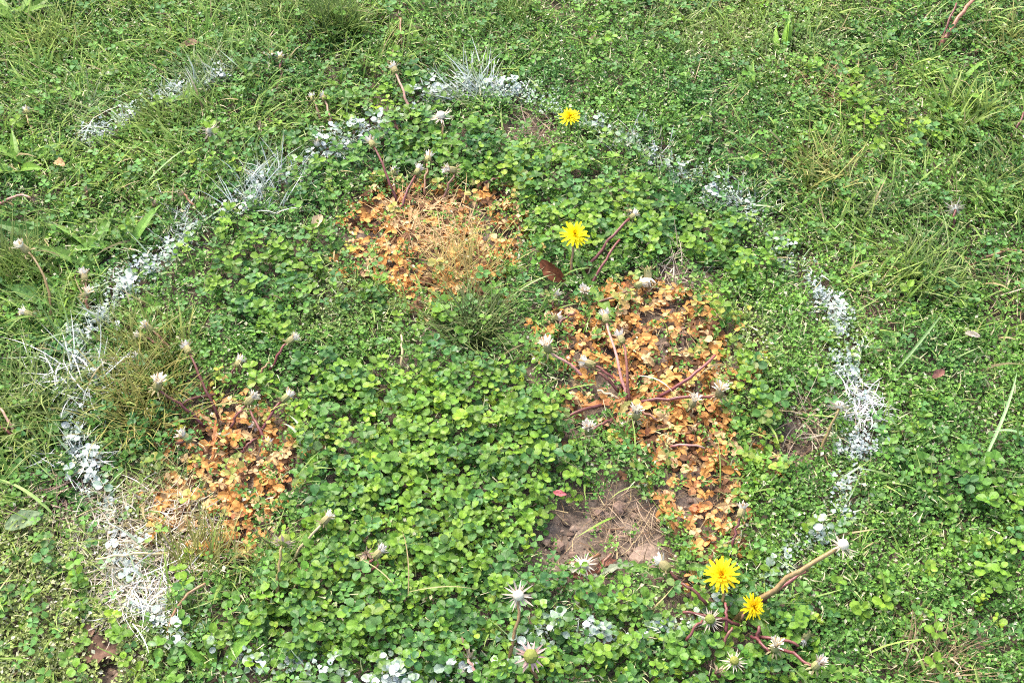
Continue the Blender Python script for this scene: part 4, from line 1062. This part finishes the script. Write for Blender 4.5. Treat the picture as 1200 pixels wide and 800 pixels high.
def sprig_protos(name, cols, mat, nvar, sizes, fold, arch, droop, stemcol, pairs):
    leafm = [round_leaf_mesh(random.uniform(*sizes), np.array(c) * random.uniform(.9, 1.1), np.array(c) * random.uniform(.85, 1.05), fold * random.uniform(.5, 1.4), arch * random.uniform(.3, 1.6), k, mat, random.uniform(.85, 1.05))
             for k, c in enumerate(cols)]
    protos = []
    for v in range(nvar):
        Hh = random.uniform(.022, .036) if not droop else random.uniform(.008, .018)
        lx, ly = random.uniform(-.012, .012), random.uniform(-.012, .012)
        P = np.array([(0, 0, 0), (lx * .3, ly * .3, Hh * .4), (lx * .7, ly * .7, Hh * .75), (lx, ly, Hh)])
        V, F = tube(P, [.0009] * 4, 4)
        st = make_mesh('stem', V, F, stemcol, M_STEM)
        leaves = []
        yaw = random.uniform(0, 6.28)
        for q in range(pairs):
            f = 1 - .32 * (pairs - 1 - q)
            base = np.array([lx * f, ly * f, Hh * f])
            for s in (0, 1):
                a = yaw + q * 1.5708 + s * math.pi + random.uniform(-.25, .25)
                up = (q / max(1, pairs - 1)) * .45 + random.uniform(-.15, .3) if not droop else random.uniform(-.5, .55)
                sc = (1.0 - .22 * q) * random.uniform(.85, 1.12)
                if droop and random.random() < .12: continue
                leaves.append((random.choice(leafm), Matrix.Translation(Vector(base)) @ Matrix.Rotation(a, 4, 'Z') @ Matrix.Rotation(-up, 4, 'Y') @ Matrix.Rotation(random.uniform(-.35, .35) * (2.2 if droop else 1), 4, 'X') @ Matrix.Scale(sc, 4)))
        protos.append((st, leaves))
    return protos

def plant_sprig(name, proto, p, rz, sc, tilt, label, group):
    st, leaves = proto
    o = bpy.data.objects.new(name, st); COL.objects.link(o)
    o.location = p; o.rotation_euler = (tilt[0], tilt[1], rz); o.scale = (sc,) * 3
    tag(o, label, 'weed sprig', group)
    for me, M in leaves:
        l = bpy.data.objects.new('leaf', me); COL.objects.link(l); l.parent = o; l.matrix_local = M

def spots(poly, n, dmin, h, accept=None, tries=9000):
    poly = np.array(poly, float)
    P = G(poly[:, 0], poly[:, 1], h)[:, :2]; lo, hi = P.min(0), P.max(0); out = []
    for _ in range(tries):
        if len(out) >= n: break
        q = np.array([random.uniform(lo[0], hi[0]), random.uniform(lo[1], hi[1])])
        if sdpoly(q[:1], q[1:], P)[0] > 0.004: continue
        if any((q[0] - a[0]) ** 2 + (q[1] - a[1]) ** 2 < dmin * dmin for a in out): continue
        if accept is not None and random.random() > accept(q[:1], q[1:])[0]: continue
        out.append(q)
    return out

TONES_G = {'yellow-green': [(.195, .315, .030), (.175, .305, .028), G_YEL, (.215, .32, .036)], 'mid green': [(.135, .265, .026), (.145, .28, .026), (.12, .25, .03)], 'dark green': [(.085, .21, .028), (.072, .19, .035), G_MID]}
TONES_O = {'orange': [OR1, (.62, .35, .14), (.55, .27, .10)], 'pale tan-orange': [OR3, (.64, .42, .22), OR1], 'rust-brown': [OR2, (.44, .20, .075), (.38, .18, .08)]}
TONES_W = {'fully whitened': [(.58, .62, .64), (.52, .57, .57), (.60, .64, .65), (.42, .51, .45)], 'half-whitened grey-green': [(.48, .58, .50), (.34, .46, .34), (.30, .40, .22), (.62, .69, .64)]}
def tones(T, mat, nvar, *a): return [(t, p) for t, cols in T.items() for p in sprig_protos(t, list(cols) * 2, mat, nvar, *a)]
gp = tones(TONES_G, M_LEAFI, 5, (.0090, .0132), .30, -.18, False, (.17, .24, .05), 3)
gp = gp[:5] + gp                                           # most sprigs of the mat are yellow-green
op = tones(TONES_O, M_DRY, 5, (.0105, .0150), .24, -.20, True, (.30, .15, .07), 3)
op = op[:10] + op
wp = tones(TONES_W, M_LEAFI, 4, (.0100, .0140), .2, -.1, False, (.5, .55, .5), 3)

yp = tones({'yellowing half-green': [(.40, .38, .06), (.20, .30, .03), (.52, .34, .11), (.30, .35, .05)]}, M_LEAFI, 6, (.0090, .0135), .28, -.2, False, (.25, .24, .07), 3)

def bed(name, protos, poly, n, dmin, h, kind, place, marks, group, accept=None, sc=(.68, 1.18), tl=.35):
    """marks: things of the lawn the sprigs stand near, so that a label can say which sprig is meant"""
    mk_ = [(m[0], G(m[1], m[2], .01)[:2]) for m in marks]
    for q in spots(poly, n, dmin, h, accept):
        tone, pr = random.choice(protos); s_ = random.uniform(*sc)
        t = (s_ - sc[0]) / (sc[1] - sc[0]); size = 'small ' if t < .3 else 'large ' if t > .7 else ''
        near = min(mk_, key=lambda m: np.hypot(*(m[1] - q))) if mk_ else None
        where = place + (', near ' + near[0] if near is not None and np.hypot(*(near[1] - q)) < .075 else '')
        plant_sprig(name, pr, (q[0], q[1], float(relief(q[0], q[1])) + .001), random.uniform(0, 6.28), s_, (random.uniform(-tl, tl), random.uniform(-tl, tl)), size + tone + ' ' + kind + ' ' + where, group)

notsoil = lambda x, y: 1 - dSoil(x, y) * .95
bed('withered_sprig', op, DEAD_A, 70, .0165, .01, 'withered sprig', 'in the straw tuft patch', [('upright red stems', 470, 242), ('straw-yellow tuft', 545, 318), ('curled tan leaf', 405, 262)], 'withered sprigs around the straw-yellow tuft', notsoil)
bed('withered_sprig', op, DEAD_B, 98, .0175, .01, 'withered sprig', 'in the patch under the sprawling dandelion', [('bare soil', 750, 590), ('red stem fan', 737, 474), ('dark hollow', 800, 335), ('green weeds', 660, 440), ('single red stem', 845, 630)], 'withered sprigs under the sprawling dandelion', notsoil)
bed('withered_sprig', op, DEAD_C, 52, .0165, .01, 'withered sprig', 'in the patch beside yellowed grass', [('red stems', 265, 490), ('pale straw tuft', 190, 585), ('bright mat', 332, 575), ('olive grass', 240, 635)], 'withered sprigs beside the yellowed grass', notsoil)
MATP = [(345, 450), (430, 425), (520, 445), (600, 430), (650, 480), (680, 540), (640, 600), (610, 650), (600, 700), (540, 760), (470, 785), (300, 780), (270, 740), (310, 690), (345, 640), (370, 560)]
bed('creeping_sprig', gp, MATP, 178, .0185, .03, 'round-leaved sprig', 'in the lush mat',
    [('upright tan stalk', 474, 640), ('pair of short red stems', 430, 668), ('dark shrivelled head', 442, 450), ('white star seed head', 598, 730), ('dull pink star head', 328, 690), ('slanting closed bud', 362, 630), ('bare soil', 640, 625),
     ('dark arching grass', 556, 420), ('flopped grey-green blades', 352, 505), ('broken pink stems', 550, 785), ('pinkish red dead leaf', 650, 570), ('orange patch', 660, 490), ('straw-coloured blade', 530, 690)], 'sprigs of the lush mat', notsoil)
bed('creeping_sprig', gp, [(400, 205), (440, 165), (520, 150), (620, 190), (700, 215), (800, 235), (870, 280), (890, 330), (800, 300), (700, 290), (630, 270), (600, 220), (520, 200), (450, 195)], 48, .023, .03,
    'round-leaved sprig', 'below the painted tuft', [('open yellow flower', 673, 275), ('pale bracts star', 518, 160), ('upright red stems', 440, 190), ('thick red stem', 740, 258), ('soil hollow', 800, 310)], 'sprigs near the white-painted tuft', notsoil)
bed('creeping_sprig', gp, [(838, 350), (890, 420), (925, 480), (905, 530), (885, 560), (868, 480)], 18, .022, .03, 'round-leaved sprig', 'bordering the largest orange patch', [('soil hollow', 935, 500), ('white bud', 845, 455)], 'sprigs bordering the largest orange patch', notsoil)
bed('creeping_sprig', gp, [(610, 700), (700, 690), (810, 745), (960, 700), (980, 790), (560, 795)], 50, .023, .03, 'round-leaved sprig', 'around the yellow-flowered dandelion', [('olive seed head', 622, 770), ('two yellow flowers', 862, 700), ('red stem ends', 935, 765), ('bare soil', 700, 690)], 'sprigs around the yellow-flowered dandelion', notsoil)
bed('creeping_sprig', gp, [(1085, 545), (1195, 540), (1195, 730), (1110, 715)], 20, .03, .03, 'round-leaved sprig', 'in chickweed outside the ring', [('long pale blade', 1160, 540)], 'sprigs in chickweed outside the ring', notsoil)
bed('creeping_sprig', gp, [(210, 170), (400, 170), (380, 230), (250, 240)], 14, .033, .03, 'round-leaved sprig', 'beside white-streaked grass', [('pale star head', 375, 168), ('tan leaning head', 305, 160)], 'sprigs beside white-streaked grass')
bed('creeping_sprig', gp, [(240, 300), (390, 265), (400, 345), (340, 410), (240, 370)], 22, .03, .03, 'round-leaved sprig', 'between straw tuft patch and ring', [('curled tan leaf', 375, 270)], 'sprigs between an orange patch and the ring')
bed('painted_sprig', wp, [(60, 40), (1090, 40), (1090, 798), (60, 798)], 55, .020, .03, 'sprig', 'on the painted ring',
    [('bleached straw', 180, 700), ('painted tuft', 560, 105), ('white straw knot', 1010, 480), ('brown leaves', 118, 762), ('leaning bald stalk', 950, 645), ('painted dash', 170, 120), ('narrow plantain', 135, 320), ('streaked grass', 320, 205), ('pale star head', 395, 165),
     ('olive seed head', 622, 770), ('soil hollow', 1000, 370), ('withered white grass', 760, 175), ('rank grass', 80, 480)], 'white-painted sprigs on the ring', lambda x, y: np.clip(dPaint(x, y) * 1.3 - .45, 0, 1) * (1 - dW(x, y) * .8), (.55, .95))

fringe = lambda x, y: ((dWilt(x, y) > .08) & (dDead(x, y) < .6)) * (1 - dSoil(x, y))
for poly, where, grp in ((DEAD_A, 'fringing the straw tuft patch', 'yellowing sprigs fringing the straw tuft patch'), (DEAD_B, 'fringing the patch under the sprawling dandelion', 'yellowing sprigs fringing the largest orange patch'), (DEAD_C, 'fringing the patch beside yellowed grass', 'yellowing sprigs fringing the patch by yellowed grass')):
    pc = np.array(poly, float); big = pc.mean(0) + (pc - pc.mean(0)) * 1.22
    bed('wilting_sprig', yp, big, 16, .02, .02, 'wilting sprig', where, [], grp, fringe, (.6, 1.05))
